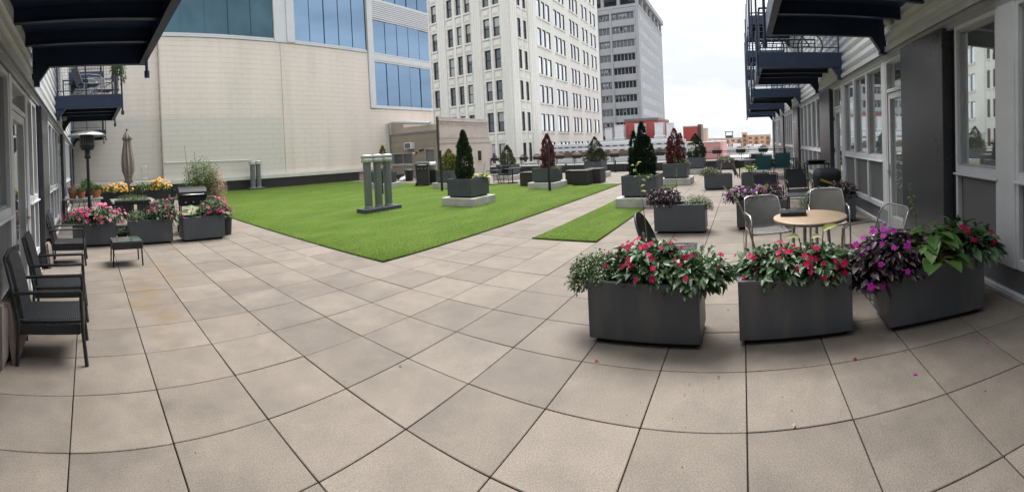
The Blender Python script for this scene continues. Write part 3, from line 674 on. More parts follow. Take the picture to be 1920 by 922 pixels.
# rendered end wall, leaning back in steps
ew = MB()
for x0, x1, off, z0, z1 in ((.0, 6.05, .0, -.1, 2.12),): holed(ew, x0, x1, z0, z1, [(4.15, 4.62, .90, 1.62)], .0, .25, 'Y')
ew.build('end_wall', M_['stucco'], sh)
MB().box(.02, 5.95, .03, .25, 2.121, 2.25, .01).box(.08, 5.85, .07, .25, 2.46, 2.62).build('stone_band', M_['stuccod'], sh)
MB().box(.0, 5.98, .015, .25, 2.251, 2.31, .01).box(.06, 5.88, .04, .25, 2.40, 2.459, .01).box(.04, 5.86, .05, .25, 2.311, 2.399).box(.12, 5.75, .085, .25, 2.621, 3.34).box(.1, 5.74, .07, .25, 3.341, 3.40, .01).build('upper_wall', M_['stucco'], sh)
MB().box(.13, 5.70, .10, .25, 3.401, 3.72).build('frieze', M_['stuccod'], sh)
MB().box(.10, 5.72, .06, .28, 3.721, 3.79, .01).box(.14, 5.68, .10, .25, 3.791, 3.98).build('coping', M_['stucco'], sh)
w_ = MB().box(4.10, 4.68, -.05, .1, .83, .90, .008).build('window', M_['bsand'], sh); MB().box(4.15, 4.62, .10, .12, .90, 1.62).build('pane', M_['offglass'], w_)
MB().box(4.36, 4.40, .07, .10, .90, 1.62).box(4.15, 4.19, .07, .1, .90, 1.62).box(4.58, 4.62, .07, .1, .90, 1.62).build('frame', M_['black'], w_)
MB().box(-.05, .0, .05, .2, 0, 4.0, .01).build('corner_pipe', M_['louver'], sh)
MB().box(.3, 5, 3.7, 5.02, 3.15, 3.95, .01).box(.2, 5, .4, 3.7, 3.15, 3.55, .01).build('roof_curb', M_['stucco'], sh)
MB().tube([(-.12, 4.9, 0), (-.12, 4.9, 3.9), (-.08, 4.4, 4.0), (-.08, .7, 3.62)], .12, 10).build('duct', M_['duct'], sh)

# ================================================================== CITY BEYOND
def window_unit(parent, face, a0, a1, z0, z1, plane, pane='offglass', blind=0, sash=True, fm='louver', rc=0.):
    """sash window set back in its opening; face 'X' looks to -X, face 'Y' looks to -Y"""
    def bx(mb, a, b, d0, d1, za, zb):
        if d0 > 0: d0, d1 = d0-rc, d1-rc
        return mb.box(plane+d0, plane+d1, a, b, za, zb) if face == 'X' else mb.box(a, b, plane+d0, plane+d1, za, zb)
    mb = MB(); f = .09
    bx(mb, a0, a0+f, .18, .30, z0, z1); bx(mb, a1-f, a1, .18, .30, z0, z1); bx(mb, a0+f, a1-f, .18, .30, z1-f, z1); bx(mb, a0+f, a1-f, .18, .30, z0, z0+f)
    if sash: bx(mb, a0+f, a1-f, .20, .30, (z0+z1)/2-.04, (z0+z1)/2+.04)
    w_ = mb.build('window', M_[fm], parent)
    mb = MB(); bx(mb, a0+f, a1-f, .27, .31, z0+f, z1-f); mb.build('pane', M_[pane], w_)
    if blind:
        mb = MB(); bx(mb, a0+f, a1-f, .245, .265, z1-f-(z1-z0)*blind, z1-f); mb.build('blind', M_['blind'], w_)
    mb = MB(); bx(mb, a0-.08, a1+.08, -.14, .18, z0-.20, z0-.002); mb.build('sill', M_['cream'], w_)
WX, WY = 40.0, 23.0
wb = thing('cream_tower_block', 'tall cream terracotta office building with piers and sash windows', 'building', (WX, WY, 0))
PITCH = 3.72; tops = [2.30+PITCH*k for k in range(-1, 9)]; TOPZ = 37.
lcols = [(1.36, 2.28), (2.77, 3.69), (5.58, 6.43), (7.0, 7.80), (8.39, 9.30), (11.07, 11.98), (13.4, 14.3), (14.9, 15.8)]
rcols = [(1.83, 2.58), (3.22, 3.96), (6.87, 7.95), (8.26, 9.24), (9.50, 10.68), (11.97, 12.96), (13.19, 14.40), (14.64, 15.65), (17.42, 18.30), (18.58, 19.49), (19.85, 20.94), (22.46, 23.48), (23.96, 25.10), (26.37, 27.33), (27.86, 29.13)]
def rows(z1): return (z1-2.32, z1)
hl = [(a, b, *rows(t)) for a, b in lcols for t in tops]; hr = [(a, b, *rows(t)) for a, b in rcols for t in tops]
mb = MB(); holed(mb, .0, 22, ZG, TOPZ, hl, 0, .6); holed(mb, .601, 30.6, ZG, TOPZ, hr, 0, .6, 'Y'); mb.build('wall', M_['cream'], wb)
MB().box(.601, 30.6, .601, 22, ZG, TOPZ-.2).build('core', M_['wallback'], wb)
random.seed(3)
for a, b in lcols:
    for t in tops:
        z0, z1 = rows(t)
        if z1 > 24.5: continue
        window_unit(wb, 'X', a, b, z0, z1, 0, 'offglass', random.choice([0, 0, 0, .3, .45, .9]))
for a, b in rcols:
    for t in tops:
        z0, z1 = rows(t)
        if z1 > 29 or t < 1: continue
        window_unit(wb, 'Y', a, b, z0, z1, 0, 'skyglass' if a > 5 else 'offglass', 0, a < 5, rc=.14)
# piers with fluting, spandrel mouldings
def pier(face, a0, a1, d):
    mb = MB()
    def bx(a, b, d0, d1): mb.box(-d1, -d0, a, b, ZG, TOPZ) if face == 'X' else mb.box(a, b, -d1, -d0, ZG, TOPZ)
    bx(a0, a1, 0.001, d); n = 3; s = (a1-a0)/(2*n+1)
    for k in range(n): bx(a0+s*(2*k+1), a0+s*(2*k+2), d+.001, d+.035)
    mb.build('pier', M_['cream'], wb)
for a0, a1 in ((4.0, 5.25), (9.6, 10.8), (12.2, 13.2)): pier('X', a0, a1, .16)
pier('Y', 4.3, 6.1, .14); pier('X', .05, 1.1, .14); pier('Y', .05, 1.45, .14)
mb = MB()
for t in tops:
    for a, b in lcols: mb.box(-.05, -.002, a-.02, b+.02, t+.30, t+1.02); mb.box(-.09, -.051, a+.14, b-.14, t+.42, t+.90)
    for a, b in rcols[:2]: mb.box(a-.02, b+.02, -.05, -.002, t+.30, t+1.02)
mb.build('spandrel_moulding', M_['cream'], wb)
mb = MB()
for a, b in ((2.28, 2.77), (6.43, 7.0), (7.8, 8.39)): mb.box(-.10, -.001, a+.1, b-.1, ZG, TOPZ)
mb.build('slim_pier', M_['cream'], wb)

TXX, TYY = 109., 24.8
tw = thing('office_tower', 'pale grey concrete office tower with ribbon windows behind the cream building', 'building', (TXX, TYY, 0))
tt = [33.54+3.72*k for k in range(1, -9, -1)]
groups = [(1.2, 7.5), (8.1, 11.3), (11.9, 14.5)]
hl = [(a, b, t-1.85, t) for a, b in groups for t in tt if t < 38.5]
mb = MB(); holed(mb, 0, 15, ZG, 38.6, hl, 0, .6)
cols = [(3.0+2.6*k, 3.0+2.6*k+.72) for k in range(11)]+[(3.98+2.6*k, 3.98+2.6*k+.72) for k in range(11)]
hr = [(a, b, t-1.75, t) for a, b in cols for t in tt if t < 38.5]
holed(mb, .601, 34, ZG, 38.6, hr, 0, .6, 'Y'); mb.build('wall', M_['tower'], tw)
MB().box(.601, 33.6, .601, 15, ZG, 38.2).build('core', M_['wallback'], tw)
for a, b in groups:
    for t in tt:
        if t > 38.4 or t < 5: continue
        w_ = MB().box(.45, .5, a, b, t-1.85, t).build('window', M_['offglass'], tw); n = max(3, round((b-a)/1.06)); mb = MB()
        for k in range(n+1): u = a+(b-a)*k/n; mb.box(.3, .449, max(a, u-.07), min(b, u+.07), t-1.85, t)
        mb.build('mullion', M_['tower'], w_)
        if random.random() < .6:
            mb = MB()
            for q in range(5): u = a+.4+random.random()*(b-a-1); mb.box(.44, .448, u, u+.5, t-.9, t-.25)
            mb.build('blind', M_['blind'], w_)
pme = MB().box(0, .72, .04, .2, 0, 1.75).mesh('pane', M_['skyglass'])
for a, b in cols:
    for t in tt:
        if 5 < t < 38.4: inst('window', pme, tw, (a, 0, t-1.75))
mb = MB()
for t in tt: mb.box(-.10, -.001, 0, 15, t+.15, t+.35)
for y in (.05, 7.55, 11.35, 14.6): mb.box(-.22, -.101, y, y+.5, ZG, 38.6)
mb.build('facade_rib', M_['tower'], tw)
mb = MB().box(-.6, 34.6, -.6, 15, 42.2, 43.6)
for k in range(7): mb.box(.4+k*5.4, 1.2+k*5.4, -.05, .75, 38.601, 42.2)
for k in range(1, 4): mb.box(-.05, .75, .4+k*4.6, 1.2+k*4.6, 38.601, 42.2)
mb.build('roof_canopy', M_['tower'], tw); MB().box(5, 30, 4, 15, 38.601, 42.2).build('penthouse', M_['lowpanel'], tw)
MB().box(-.1, 34.1, -.1, 15, 38.6001, 39.3).build('parapet', M_['tower'], tw)

# parking deck roof with two rows of slots
gd = thing('parking_deck', 'low white deck with two rows of dark slots beyond the railing', 'deck', (36, 3.2, 0))
MB().box(.3, 13, 0, 14.2, ZG, 1.55).build('core', M_['roofgrey'], gd)
for q, (z0, z1) in enumerate(((1.42, 1.82), (1.02, 1.40))):
    p_ = MB().box(0, .29, 0, 14.2, z0+.12, z1, .02).box(.06, .29, 0, 14.2, z0, z0+.119).build('panel_row', M_['white'], gd)
    sl = MB().box(.02, .06, .0, .42, 0, .09).mesh('slot', M_['louver'])
    for k in range(20): inst('slot', sl, p_, (.03, .15+k*.70, z0+.02))
MB().box(.05, .29, 0, 14.2, .70, 1.0).box(.02, .28, 0, 14.2, .55, .64).build('brown_band', M_['brownband'], gd)
MB().box(-.1, .28, 0, 14.2, -.2, .53).box(-.6, -.2, 0, 14.2, -.6, .1).build('lower_wall', M_['roofgrey'], gd)
# red mechanical building with tapered pale air shafts
rbd = thing('red_plant_building', 'dark red rooftop building flanked by pale tapered air shafts', 'building', (52, 8.9, 0))
MB().box(.2, 8, .0, 4.5, ZG, 4.55).build('wall', M_['red'], rbd)
MB().box(0, 8, -.05, 4.6, 4.551, 4.85).build('coping', M_['lowpanel'], rbd)
def shaft(y0, y1, zt, x0=-.8):
    mb = MB(); ym, hw = (y0+y1)/2, (y1-y0)/2
    for za, zb, s0, s1 in ((zt-1.5, zt, .86, .86), (zt-1.72, zt-1.5, 1.12, .86), (-1, zt-1.72, 1.05, 1.0)):
        a, b = hw*s0, hw*s1
        mb.add([(x0-.3*s0, ym-a, za), (x0+1, ym-a, za), (x0+1, ym+a, za), (x0-.3*s0, ym+a, za), (x0-.3*s1, ym-b, zb), (x0+1, ym-b, zb), (x0+1, ym+b, zb), (x0-.3*s1, ym+b, zb)],
               [(0,3,2,1),(4,5,6,7),(0,1,5,4),(1,2,6,5),(2,3,7,6),(3,0,4,7)])
    mb.box(x0-.34, x0+1.05, ym-hw*.92, ym+hw*.92, zt+.001, zt+.08); mb.build('air_shaft', M_['duct'], rbd)
shaft(-.9, .35, 4.05); shaft(1.5, 3.0, 4.05); shaft(4.3, 5.7, 4.02); shaft(5.9, 7.0, 3.7); shaft(-2.1, -1.2, 3.95)
MB().box(-1.9, -1.2, -3, 7.5, ZG, 2.15).build('deck_wall', M_['duct'], rbd)
# red block and pink wall to its right
r2 = thing('red_block', 'small red flat roofed building left of the orange apartments', 'building', (60, 4.1, 0))
MB().box(0, 9, .55, 2.7, ZG, 3.72).build('wall', M_['red'], r2); MB().box(-.05, 9, .5, 2.75, 3.721, 3.85).build('coping', M_['duct'], r2)
t_ = MB().box(-.1, 3, .0, .5, ZG, 4.05, .02).build('stair_tower', M_['brownband'], r2); MB().box(-.2, -.11, .12, .38, 1.5, 3.6).build('louvre', M_['louver'], t_)
pw = thing('pink_warehouse', 'pink walled low building beside the red block', 'building', (60, .9, 0))
MB().box(-6, 18, .2, 3.1, ZG, 1.35).build('wall', M_['pink'], pw); MB().box(-6.05, 18, .15, 3.15, 1.351, 1.45).build('coping', M_['duct'], pw)
gt = thing('grey_lift_tower', 'slim blue grey tower behind the pink warehouse', 'tower', (120, 10.0, 0))
MB().box(0, 5, 0, 1.4, ZG, 6.1).build('wall', M_['tower'], gt); mb = MB()
for k in range(9): mb.box(-.06, -.001, .15, 1.25, -2+k*.9, -1.5+k*.9)
mb.build('louvre', M_['lowpanel'], gt)
pk = thing('salmon_tower', 'slim salmon brick block right behind the grey lift tower', 'tower', (130, 9.2, 0))
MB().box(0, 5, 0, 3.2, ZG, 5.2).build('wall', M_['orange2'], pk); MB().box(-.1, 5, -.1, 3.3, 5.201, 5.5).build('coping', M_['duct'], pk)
# orange apartments far off
def flats(name, label, x, y0, y1, zt, m, nf, nc, side_step=()):
    t = thing(name, label, 'building', (x, y0, 0)); wl = y1-y0
    hs = []; st = 3.1
    for c in range(nc):
        for f in range(nf):
            a = wl*(c+.5)/nc; z1 = zt-1.1-f*st
            for q in (-1, 0, 1): hs.append((a+q*.75-.3, a+q*.75+.3, z1-1.55, z1))
    holed(MB(), 0, wl, ZG, zt, hs, 0, .5).build('wall', M_[m], t); MB().box(.501, 14, 0, wl, ZG, zt-.3).build('core', M_['wallback'], t)
    MB().box(-.15, .6, -.1, wl+.1, zt+.001, zt+.35).build('coping', M_['roofgrey'], t)
    pm_ = MB().box(.25, .3, 0, .6, 0, 1.55).mesh('pane', M_['offglass'])
    for h in hs: inst('window', pm_, t, (0, h[0], h[2]))
    for c in range(nc):
        if c % 2: continue
        a = wl*(c+.5)/nc
        for f in range(nf):
            z = zt-2.9-f*st; mb = MB().box(-1.2, -.001, a-1.5, a+1.5, z, z+.12)
            for q in range(7): mb.box(-1.2, -1.15, a-1.5+q*.48, a-1.45+q*.48, z+.12, z+1.0)
            mb.box(-1.2, -1.12, a-1.5, a+1.5, z+1.0, z+1.08); mb.build('balcony', M_['louver'], t)
    return t
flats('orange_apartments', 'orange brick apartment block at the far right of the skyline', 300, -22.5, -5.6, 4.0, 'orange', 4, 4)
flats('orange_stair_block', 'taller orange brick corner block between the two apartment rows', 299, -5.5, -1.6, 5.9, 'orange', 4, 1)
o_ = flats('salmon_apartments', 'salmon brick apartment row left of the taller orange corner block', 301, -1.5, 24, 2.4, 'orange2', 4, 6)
MB().box(4, 4.6, 6.4, 7, 2.4, 7.0).box(4, 4.6, 11.4, 12, 2.4, 7.0).box(3.6, 7, 6, 12.4, 7.001, 7.5).box(7, 7.3, 6.4, 12, 2.4, 4.6).build('roof_frame', M_['lowpanel'], o_)
for x, y0, y1, zt, lab in ((62, -16, .6, -1.6, 'low pale flat roof just beyond the terrace railing'), (95, -24, 7, -.8, 'second pale flat roof beyond the terrace railing'), (150, -34, 16, -1.5, 'wide pale flat roof in front of the orange apartments'), (24.2, -3, 14, -3.6, 'pale grey roof immediately below the terrace railing')):
    t = thing('flat_roof_building', lab, 'building', (x, y0, 0)); dx = 8 if x < 30 else 22
    MB().box(0, dx, 0, y1-y0, ZG, zt).build('wall', M_['roofgrey'], t); MB().box(-.1, .3, -.1, y1-y0+.1, zt+.001, zt+.5).build('parapet', M_['white'], t)
    if x > 30:
        for k in range(5):
            u = MB().box(4+k*2, 6+k*2, 1+k*(y1-y0-4)/5, 3+k*(y1-y0-4)/5, zt+.001, zt+.9+.3*(k % 3), .05).build('roof_unit', M_['duct'], t)

# ================================================================== PARAPET FENCE, RAILING, WINDOW BOXES
FX = 22.6
fn = thing('parapet_fence', 'dark slatted parapet with a thin black railing at the far edge of the terrace', 'fence', (FX, -4.3, 0))
FW = 18.9
slm = MB().box(-.03, .0, .02, FW/6-.02, 0, .052, .006).mesh('slat', M_['louver'])
for k in range(6):
    for z in range(6): inst('slat', slm, fn, (0, k*FW/6, .035+z*.068))
MB().box(.01, .2, 0, FW, -.4, .44).build('parapet_wall', M_['black'], fn); MB().box(-.06, .26, 0, FW, .441, .50, .01).build('coping', M_['roofgrey'], fn)
npost = 15
for k in range(npost+1): MB().box(.07, .11, k*FW/npost-.02, k*FW/npost+.02, .5, 1.0).build('post', M_['black'], fn, )
for k in range(npost):
    a, b = k*FW/npost+.08, (k+1)*FW/npost-.08
    MB().box(.075, .105, a, b, .90, .93).box(.075, .105, a, b, .58, .61).box(.075, .105, a, a+.03, .61, .90).box(.075, .105, b-.03, b, .61, .90).build('rail_panel', M_['black'], fn)
MB().box(.06, .12, 0, FW, .985, 1.02, .005).build('handrail', M_['black'], fn)
# ================================================================== PLANT TOOLS
def unit(a): return a/np.maximum(np.linalg.norm(a, axis=1, keepdims=True), 1e-9)
def leaf_geo(P, D, L_, W_, up=None, fold=.25, droop=.15):
    """one folded four-triangle leaf per point"""
    n = len(P); D = unit(D); up = np.tile([0, 0, 1.], (n, 1)) if up is None else up
    up = up+rng.normal(0, .35, (n, 3)); S = np.cross(D, up); S = unit(np.where(np.linalg.norm(S, axis=1, keepdims=True) < 1e-4, [[1., 0, 0]], S)); Nn = np.cross(S, D)
    L_ = np.broadcast_to(L_, (n,))[:, None]; W_ = np.broadcast_to(W_, (n,))[:, None]
    mid = P+D*L_*.45; lf = mid+S*W_*.5+Nn*W_*fold; rt = mid-S*W_*.5+Nn*W_*fold; tip = P+D*L_-np.array([[0, 0, 1.]])*L_*droop
    V = np.stack([P, lf, mid, rt, tip], 1).reshape(-1, 3); b = np.arange(n)[:, None]*5
    F = np.concatenate([b+[0, 2, 1], b+[0, 3, 2], b+[1, 2, 4], b+[2, 3, 4]], 1).reshape(-1, 3)
    return V, F
def leaf_obj(name, P, D, L_, W_, mat_, tint, parent, up=None, fold=.25, droop=.15, kind='stuff'):
    V, F = leaf_geo(P, D, L_, W_, up, fold, droop)
    o = bpy.data.objects.new(name, np_mesh(name, V, F, mat_, np.repeat(tint, 5))); COL.objects.link(o); o.parent = parent
    return o
def rand_dirs(n, zmin=-.35):
    d = []
    while len(d) < n:
        v = unit(rng.standard_normal((n*2, 3))); d += [q for q in v if q[2] > zmin]
    return np.array(d[:n])
def mound(n, c, r, inner=.5, zmin=-.3):
    d = rand_dirs(n, zmin); k = inner+(1-inner)*rng.random(n)**.6
    lump = 1+.16*np.sin(d[:, 0]*7+c[0]*9)*np.sin(d[:, 1]*8+c[1]*7)+.08*rng.standard_normal(n)
    return np.array(c)+d*np.array(r)*(k*lump)[:, None], d
# unit leaves (length along +Y) with tints, for leaves big enough to pick apart
def unit_leaf(name, mat_, shape, tint, curl=.25, cup=.18, nl=6):
    rows_ = []; tl = []
    for i in range(nl+1):
        t = i/nl; wv = shape(t)
        rows_.append([(sx*wv*.5, t, -curl*t*t+cup*wv*abs(sx)*.6-(.012 if sx == 0 else 0)) for sx in (-1, -.5, 0, .5, 1)])
    V = np.array([p for r_ in rows_ for p in r_]); F = [(i*5+j, i*5+j+1, (i+1)*5+j+1, (i+1)*5+j) for i in range(nl) for j in range(4)]
    return np_mesh(name, V, F, mat_, np.full(len(V), tint), True)
lance = lambda t: .50*(math.sin(math.pi*min(1, t*.97+.03)**.75)**.9)+.004
heart = lambda t: .98*(math.sin(math.pi*min(1, t*.93+.07)**.62)**.8)+.004
leafset = lambda key_, shp, n=4, **k: [unit_leaf('leaf', LM[key_], shp, .62*i/(n-1), **k) for i in range(n)]
LS = {'imp': leafset('imp', lance), 'purple': leafset('purple', lance), 'hosta': leafset('hosta', heart, curl=.45), 'varieg': leafset('varieg', heart, curl=.4), 'lime': leafset('lime', heart, curl=.3), 'deadleaf': leafset('deadleaf', lance, curl=.5)}
def place_leaf(me, p, d, L_, parent, name='leaf', wid=1., up=(0, 0, 1), roll=.4):
    y = Vector(d).normalized(); u = Vector(up)+Vector((random.gauss(0, roll), random.gauss(0, roll), random.gauss(0, roll)))
    x = y.cross(u); x = x.normalized() if x.length > 1e-4 else y.orthogonal().normalized(); z = x.cross(y)
    o = bpy.data.objects.new(name, me); COL.objects.link(o); o.parent = parent
    o.matrix_basis = Matrix.Translation(Vector(p)) @ Matrix((x, y, z)).transposed().to_4x4() @ Matrix.Diagonal((L_*wid, L_, L_, 1)); return o
def blossom_mesh(key_, petals=5, tint=.4):
    V = []; F = []
    for k in range(petals):
        a = 2*math.pi*k/petals; c, s = math.cos(a), math.sin(a); o = len(V)
        for r_, w_, z in ((.05, .0, .0), (.35, .28, .10), (.75, .36, .12), (1.0, .16, .04), (1.0, -.16, .04), (.75, -.36, .12), (.35, -.28, .10)):
            V.append((c*r_-s*w_, s*r_+c*w_, z+.03*k % .05))
        F += [(o, o+1, o+6), (o+1, o+2, o+5), (o+1, o+5, o+6), (o+2, o+3, o+4), (o+2, o+4, o+5)]
    return np_mesh('blossom', np.array(V), np.array(F), LM[key_], np.full(len(V), tint))
BL_ = {k: [blossom_mesh(k, 5, t) for t in (.05, .3, .6)] for k in ('red', 'rose', 'palepink', 'magenta')}
BL_['marigold'] = [blossom_mesh('marigold', 9, t) for t in (.05, .3, .6)]
def bloom(parent, key_, n, c, r, size=.028, zmin=.0, clus=1, facing=None):
    k = 0
    P, d = mound(n*3, c, r, .95, zmin)
    if facing is not None: 
        sel = np.argsort(-(d @ np.array(facing))+rng.random(len(d))*1.3); P, d = P[sel], d[sel]
    for p, q in zip(P[:n], d[:n]):
        for _ in range(random.choice([1]*3+[clus])):
            off = Vector((random.gauss(0, .05), random.gauss(0, .05), random.gauss(0, .02)))*(0 if clus == 1 else 1)
            o = bpy.data.objects.new('blossom', random.choice(BL_[key_])); COL.objects.link(o); o.parent = parent
            nrm = (Vector(q)+Vector((random.gauss(0, .3), random.gauss(0, .3), .5+random.gauss(0, .2)))+(Vector(facing)*.7 if facing is not None else Vector())).normalized()
            s = size*random.uniform(.75, 1.25)
            o.matrix_basis = Matrix.Translation(Vector(p)+Vector(q)*.02+off) @ nrm.to_track_quat('Z', 'Y').to_matrix().to_4x4() @ Matrix.Diagonal((s, s, s, 1))
def mound_plant(name, label, cat, loc, blobs, key_, L_=.10, W_=.042, nleaf=0, stuffn=900, group=None, droop=.3, inner=.35, stems=True):
    """bushy plant: a mass of small leaves, plus single large leaves facing out"""
    t = thing(name, label, cat, loc, 0, group); P = []; D = []; tot = sum(b[3] for b in blobs)
    for c, r, zmin, wgt in blobs:
        p, d = mound(int(stuffn*wgt/tot), c, r, inner, zmin); P.append(p); D.append(d)
    P = np.concatenate(P); D = np.concatenate(D); n = len(P)
    dd = unit(D*np.array([1, 1, .35])+rng.normal(0, .45, (n, 3))+[0, 0, -.05])
    tint = np.clip(rng.normal(.30, .2, n), 0, .68)
    leaf_obj('foliage', P, dd, L_*rng.uniform(.6, 1.15, n), W_*rng.uniform(.7, 1.2, n), LM[key_], tint, t, droop=droop)['kind'] = 'stuff'
    if stems:
        mb = MB()
        for c, r, zmin, wgt in blobs:
            for k in range(5):
                a = random.random()*6.28; mb.tube([(c[0]*.8, c[1]*.8, -.03), (c[0]+.3*r[0]*math.cos(a), c[1]+.3*r[1]*math.sin(a), c[2]*.6), (c[0]+.7*r[0]*math.cos(a), c[1]+.7*r[1]*math.sin(a), c[2]+.5*r[2])], .005, 5)
        mb.build('stem', M_['stem'], t)
    if nleaf:
        for c, r, zmin, wgt in blobs:
            k = int(nleaf*wgt/tot); p, d = mound(k, c, r, .86, zmin)
            for q in range(k):
                v = Vector(d[q]); v = Vector((v.x, v.y, v.z*.35-.22))+Vector((random.gauss(0, .35), random.gauss(0, .35), random.gauss(0, .2)))
                place_leaf(random.choice(LS[key_]), p[q], v, L_*random.uniform(.75, 1.35), t, wid=random.uniform(.85, 1.15), up=(d[q][0]*.6, d[q][1]*.6, 1))
    return t
def rosette(parent, key_, n, c, rad, L_, h, face=None, tint=None, upright=.5):
    """broad hosta leaves on stalks"""
    mb = MB()
    for k in range(n):
        a = 2*math.pi*k/n*1.618*3+random.gauss(0, .3); rr = rad*random.uniform(.2, .9); z = c[2]+h*(1-.6*(rr/rad))*random.uniform(.75, 1.05)
        p = (c[0]+rr*math.cos(a), c[1]+rr*math.sin(a), z); mb.tube([(c[0], c[1], c[2]-.05), ((c[0]+p[0])/2, (c[1]+p[1])/2, (c[2]+z)/2+.04), p], .005, 5)
        v = Vector((math.cos(a), math.sin(a), upright*(1-1.2*rr/rad)+random.gauss(0, .12)))
        place_leaf(random.choice(LS[key_]), p, v, L_*random.uniform(.75, 1.2), parent, up=(0, 0, 1), roll=.2)
    mb.build('stalk', M_['stem'], parent)
def weed(name, label, loc, pts, key_='box', n=26, r=.007, L_=.03, cat='weed', mat_='stem', top=.35, spread=.03):
    t = thing(name, label, cat, loc); MB().tube(pts, [r*(1-.7*i/(len(pts)-1)) for i in range(len(pts))], 6).build('stem', M_[mat_], t)
    V = [Vector(p) for p in pts]; P = []; D = []
    for k in range(n):
        u = (1-top)+top*random.random() if random.random() < .8 else random.random(); f = u*(len(V)-1); i = min(int(f), len(V)-2); p = V[i].lerp(V[i+1], f-i)
        d = Vector((random.gauss(0, 1), random.gauss(0, 1), random.gauss(.2, .6))).normalized(); P.append(p+d*spread*random.random()); D.append(d)
    leaf_obj('foliage', np.array(P), np.array(D), L_, L_*.45, LM[key_], np.clip(rng.normal(.5, .2, n), 0, .8), t)['kind'] = 'stuff'
    return t
def conifer(name, label, loc, spikes, key_, n=5600, L_=.07, W_=.028, base_=(.2, .33), cat='conifer', ragged=.1, group='potted conifers', pw=1.9):
    """spikes: (dx, dy, height, radius); sprays in fan clumps round each leader"""
    t = thing(name, label, cat, loc, 0, group); P = []; D = []; Tn = []; tot = sum(s[2]*s[3] for s in spikes)
    for dx, dy, h, rad in spikes:
        k = int(n*h*rad/tot); nc = max(12, k//26)
        ch = rng.random(nc)**1.15; ca = rng.random(nc)*2*np.pi
        prof = lambda q: np.where(q < .12, .80+q*1.67, np.clip(1-((q-.12)/.88)**pw, 0.0015, 1)**.85)
        lump = 1+ragged*rng.standard_normal(nc)
        idx = rng.integers(0, nc, k); z = np.clip(ch[idx]+rng.normal(0, .028, k), 0, 1); a = ca[idx]+rng.normal(0, .16, k)/np.maximum(prof(z), .25)
        rr = rad*prof(z)*lump[idx]*np.clip(1-.55*rng.random(k)**2.2, .25, 1.05)
        o = np.stack([np.cos(a), np.sin(a), np.zeros(k)], 1); P.append(np.stack([dx+rr*o[:, 0], dy+rr*o[:, 1], .02+z*h], 1))
        D.append(unit(o*.75+rng.normal(0, .35, (k, 3))+[0, 0, .75])); Tn.append(np.clip(.28+.17*rng.standard_normal(nc)[idx]+.12*rng.standard_normal(k), 0, .72))
    P = np.concatenate(P); D = np.concatenate(D); Tn = np.concatenate(Tn); k = len(P)
    leaf_obj('crown', P, D, L_*rng.uniform(.6, 1.25, k), W_*rng.uniform(.7, 1.3, k), LM[key_], Tn, t, up=unit(np.stack([-D[:, 1], D[:, 0], 0*Tn+.2], 1)), fold=.12, droop=-.05)
    mb = MB()
    for dx, dy, h, rad in spikes:
        mb.tube([(dx*.5, dy*.5, -.05), (dx*.9, dy*.9, h*.3), (dx, dy, h*.92)], [.035, .025, .006], 7)
        for q in range(14):
            z = h*(.08+.8*random.random()); a = random.random()*6.28; l_ = rad*.75*(1-z/h); mb.tube([(dx, dy, z), (dx+l_*math.cos(a), dy+l_*math.sin(a), z+l_*.7)], [.009, .003], 4)
    mb.build('trunk', M_['trunk'], t); return t

# ================================================================== PLANTERS
def planter(label, x, y, rz=0, w=.92, d=.46, h=.52, m='planter', name='planter_box', z=0, group='charcoal planter boxes'):
    t = thing(name, label, 'planter', (x, y, z), rz, group); a, b, q = w/2, d/2, .028
    mb = MB().box(-a, a, -b, -b+q, .045, h, .004).box(-a, a, b-q, b, .045, h, .004).box(-a, -a+q, -b+q+.0005, b-q-.0005, .045, h-.0005, .003).box(a-q, a, -b+q+.0005, b-q-.0005, .045, h-.0005, .003)
    mb.box(-a+q, a-q, -b+q, b-q, .05, .07); mb.build('shell', M_[m], t)
    n = 9; g = [[(-a+q+(w-2*q)*i/n, -b+q+(d-2*q)*j/n, h-.06+random.uniform(-.012, .015)) for i in range(n+1)] for j in range(n+1)]
    MB().sheet(g).build('soil', M_['soil'], t)
    MB().box(-a+.001, a-.001, -b+.0285, -b+.046, h-.012, h-.001, .002).box(-a+.001, a-.001, b-.046, b-.0285, h-.012, h-.001, .002).box(-a+.0285, -a+.046, -b+.0465, b-.0465, h-.012, h-.001, .002).box(a-.046, a-.0285, -b+.0465, b-.0465, h-.012, h-.001, .002).build('lip', M_[m], t)
    MB().box(-a+.05, a-.05, -b+.05, b-.05, 0, .0448).build('foot', M_['rubber'], t); return t
H2 = math.pi/2
# near row on the right: long sides face the camera (they run along Y)
planter('charcoal planter box of small-leaved shrub and red impatiens, leftmost of the front three', 2.36, -1.02, H2)
planter('charcoal planter box holding red impatiens and a yellow caladium leaf, middle of the front three', 2.42, -2.245, H2)
planter('charcoal planter box with hosta and magenta impatiens, nearest the right wall', 2.34, -3.46, H2-.03)
planter('charcoal planter box of dark purple foliage standing alone behind the wire chair', 6.43, -.70, H2)
planter('charcoal planter box behind the left silver mesh chair, with purple foliage', 6.66, -2.17, H2)
planter('charcoal planter box behind the beige mesh chair, beside the wall windows', 6.82, -3.50, H2)
planter('charcoal planter box with a drooping withered stalk, beyond the lone purple planter', 12.8, -1.02, H2, m='planter2')
planter('slate planter box with lime leaves left of the teal chairs', 12.75, -2.24, H2, m='planter2')
planter('slate planter box of low greens against the parapet fence', 21.9, -.9, H2, m='planter2', w=1.0)
planter('second slate planter box against the parapet fence, behind the teal chairs', 21.9, -2.5, H2, m='planter2', w=1.2)
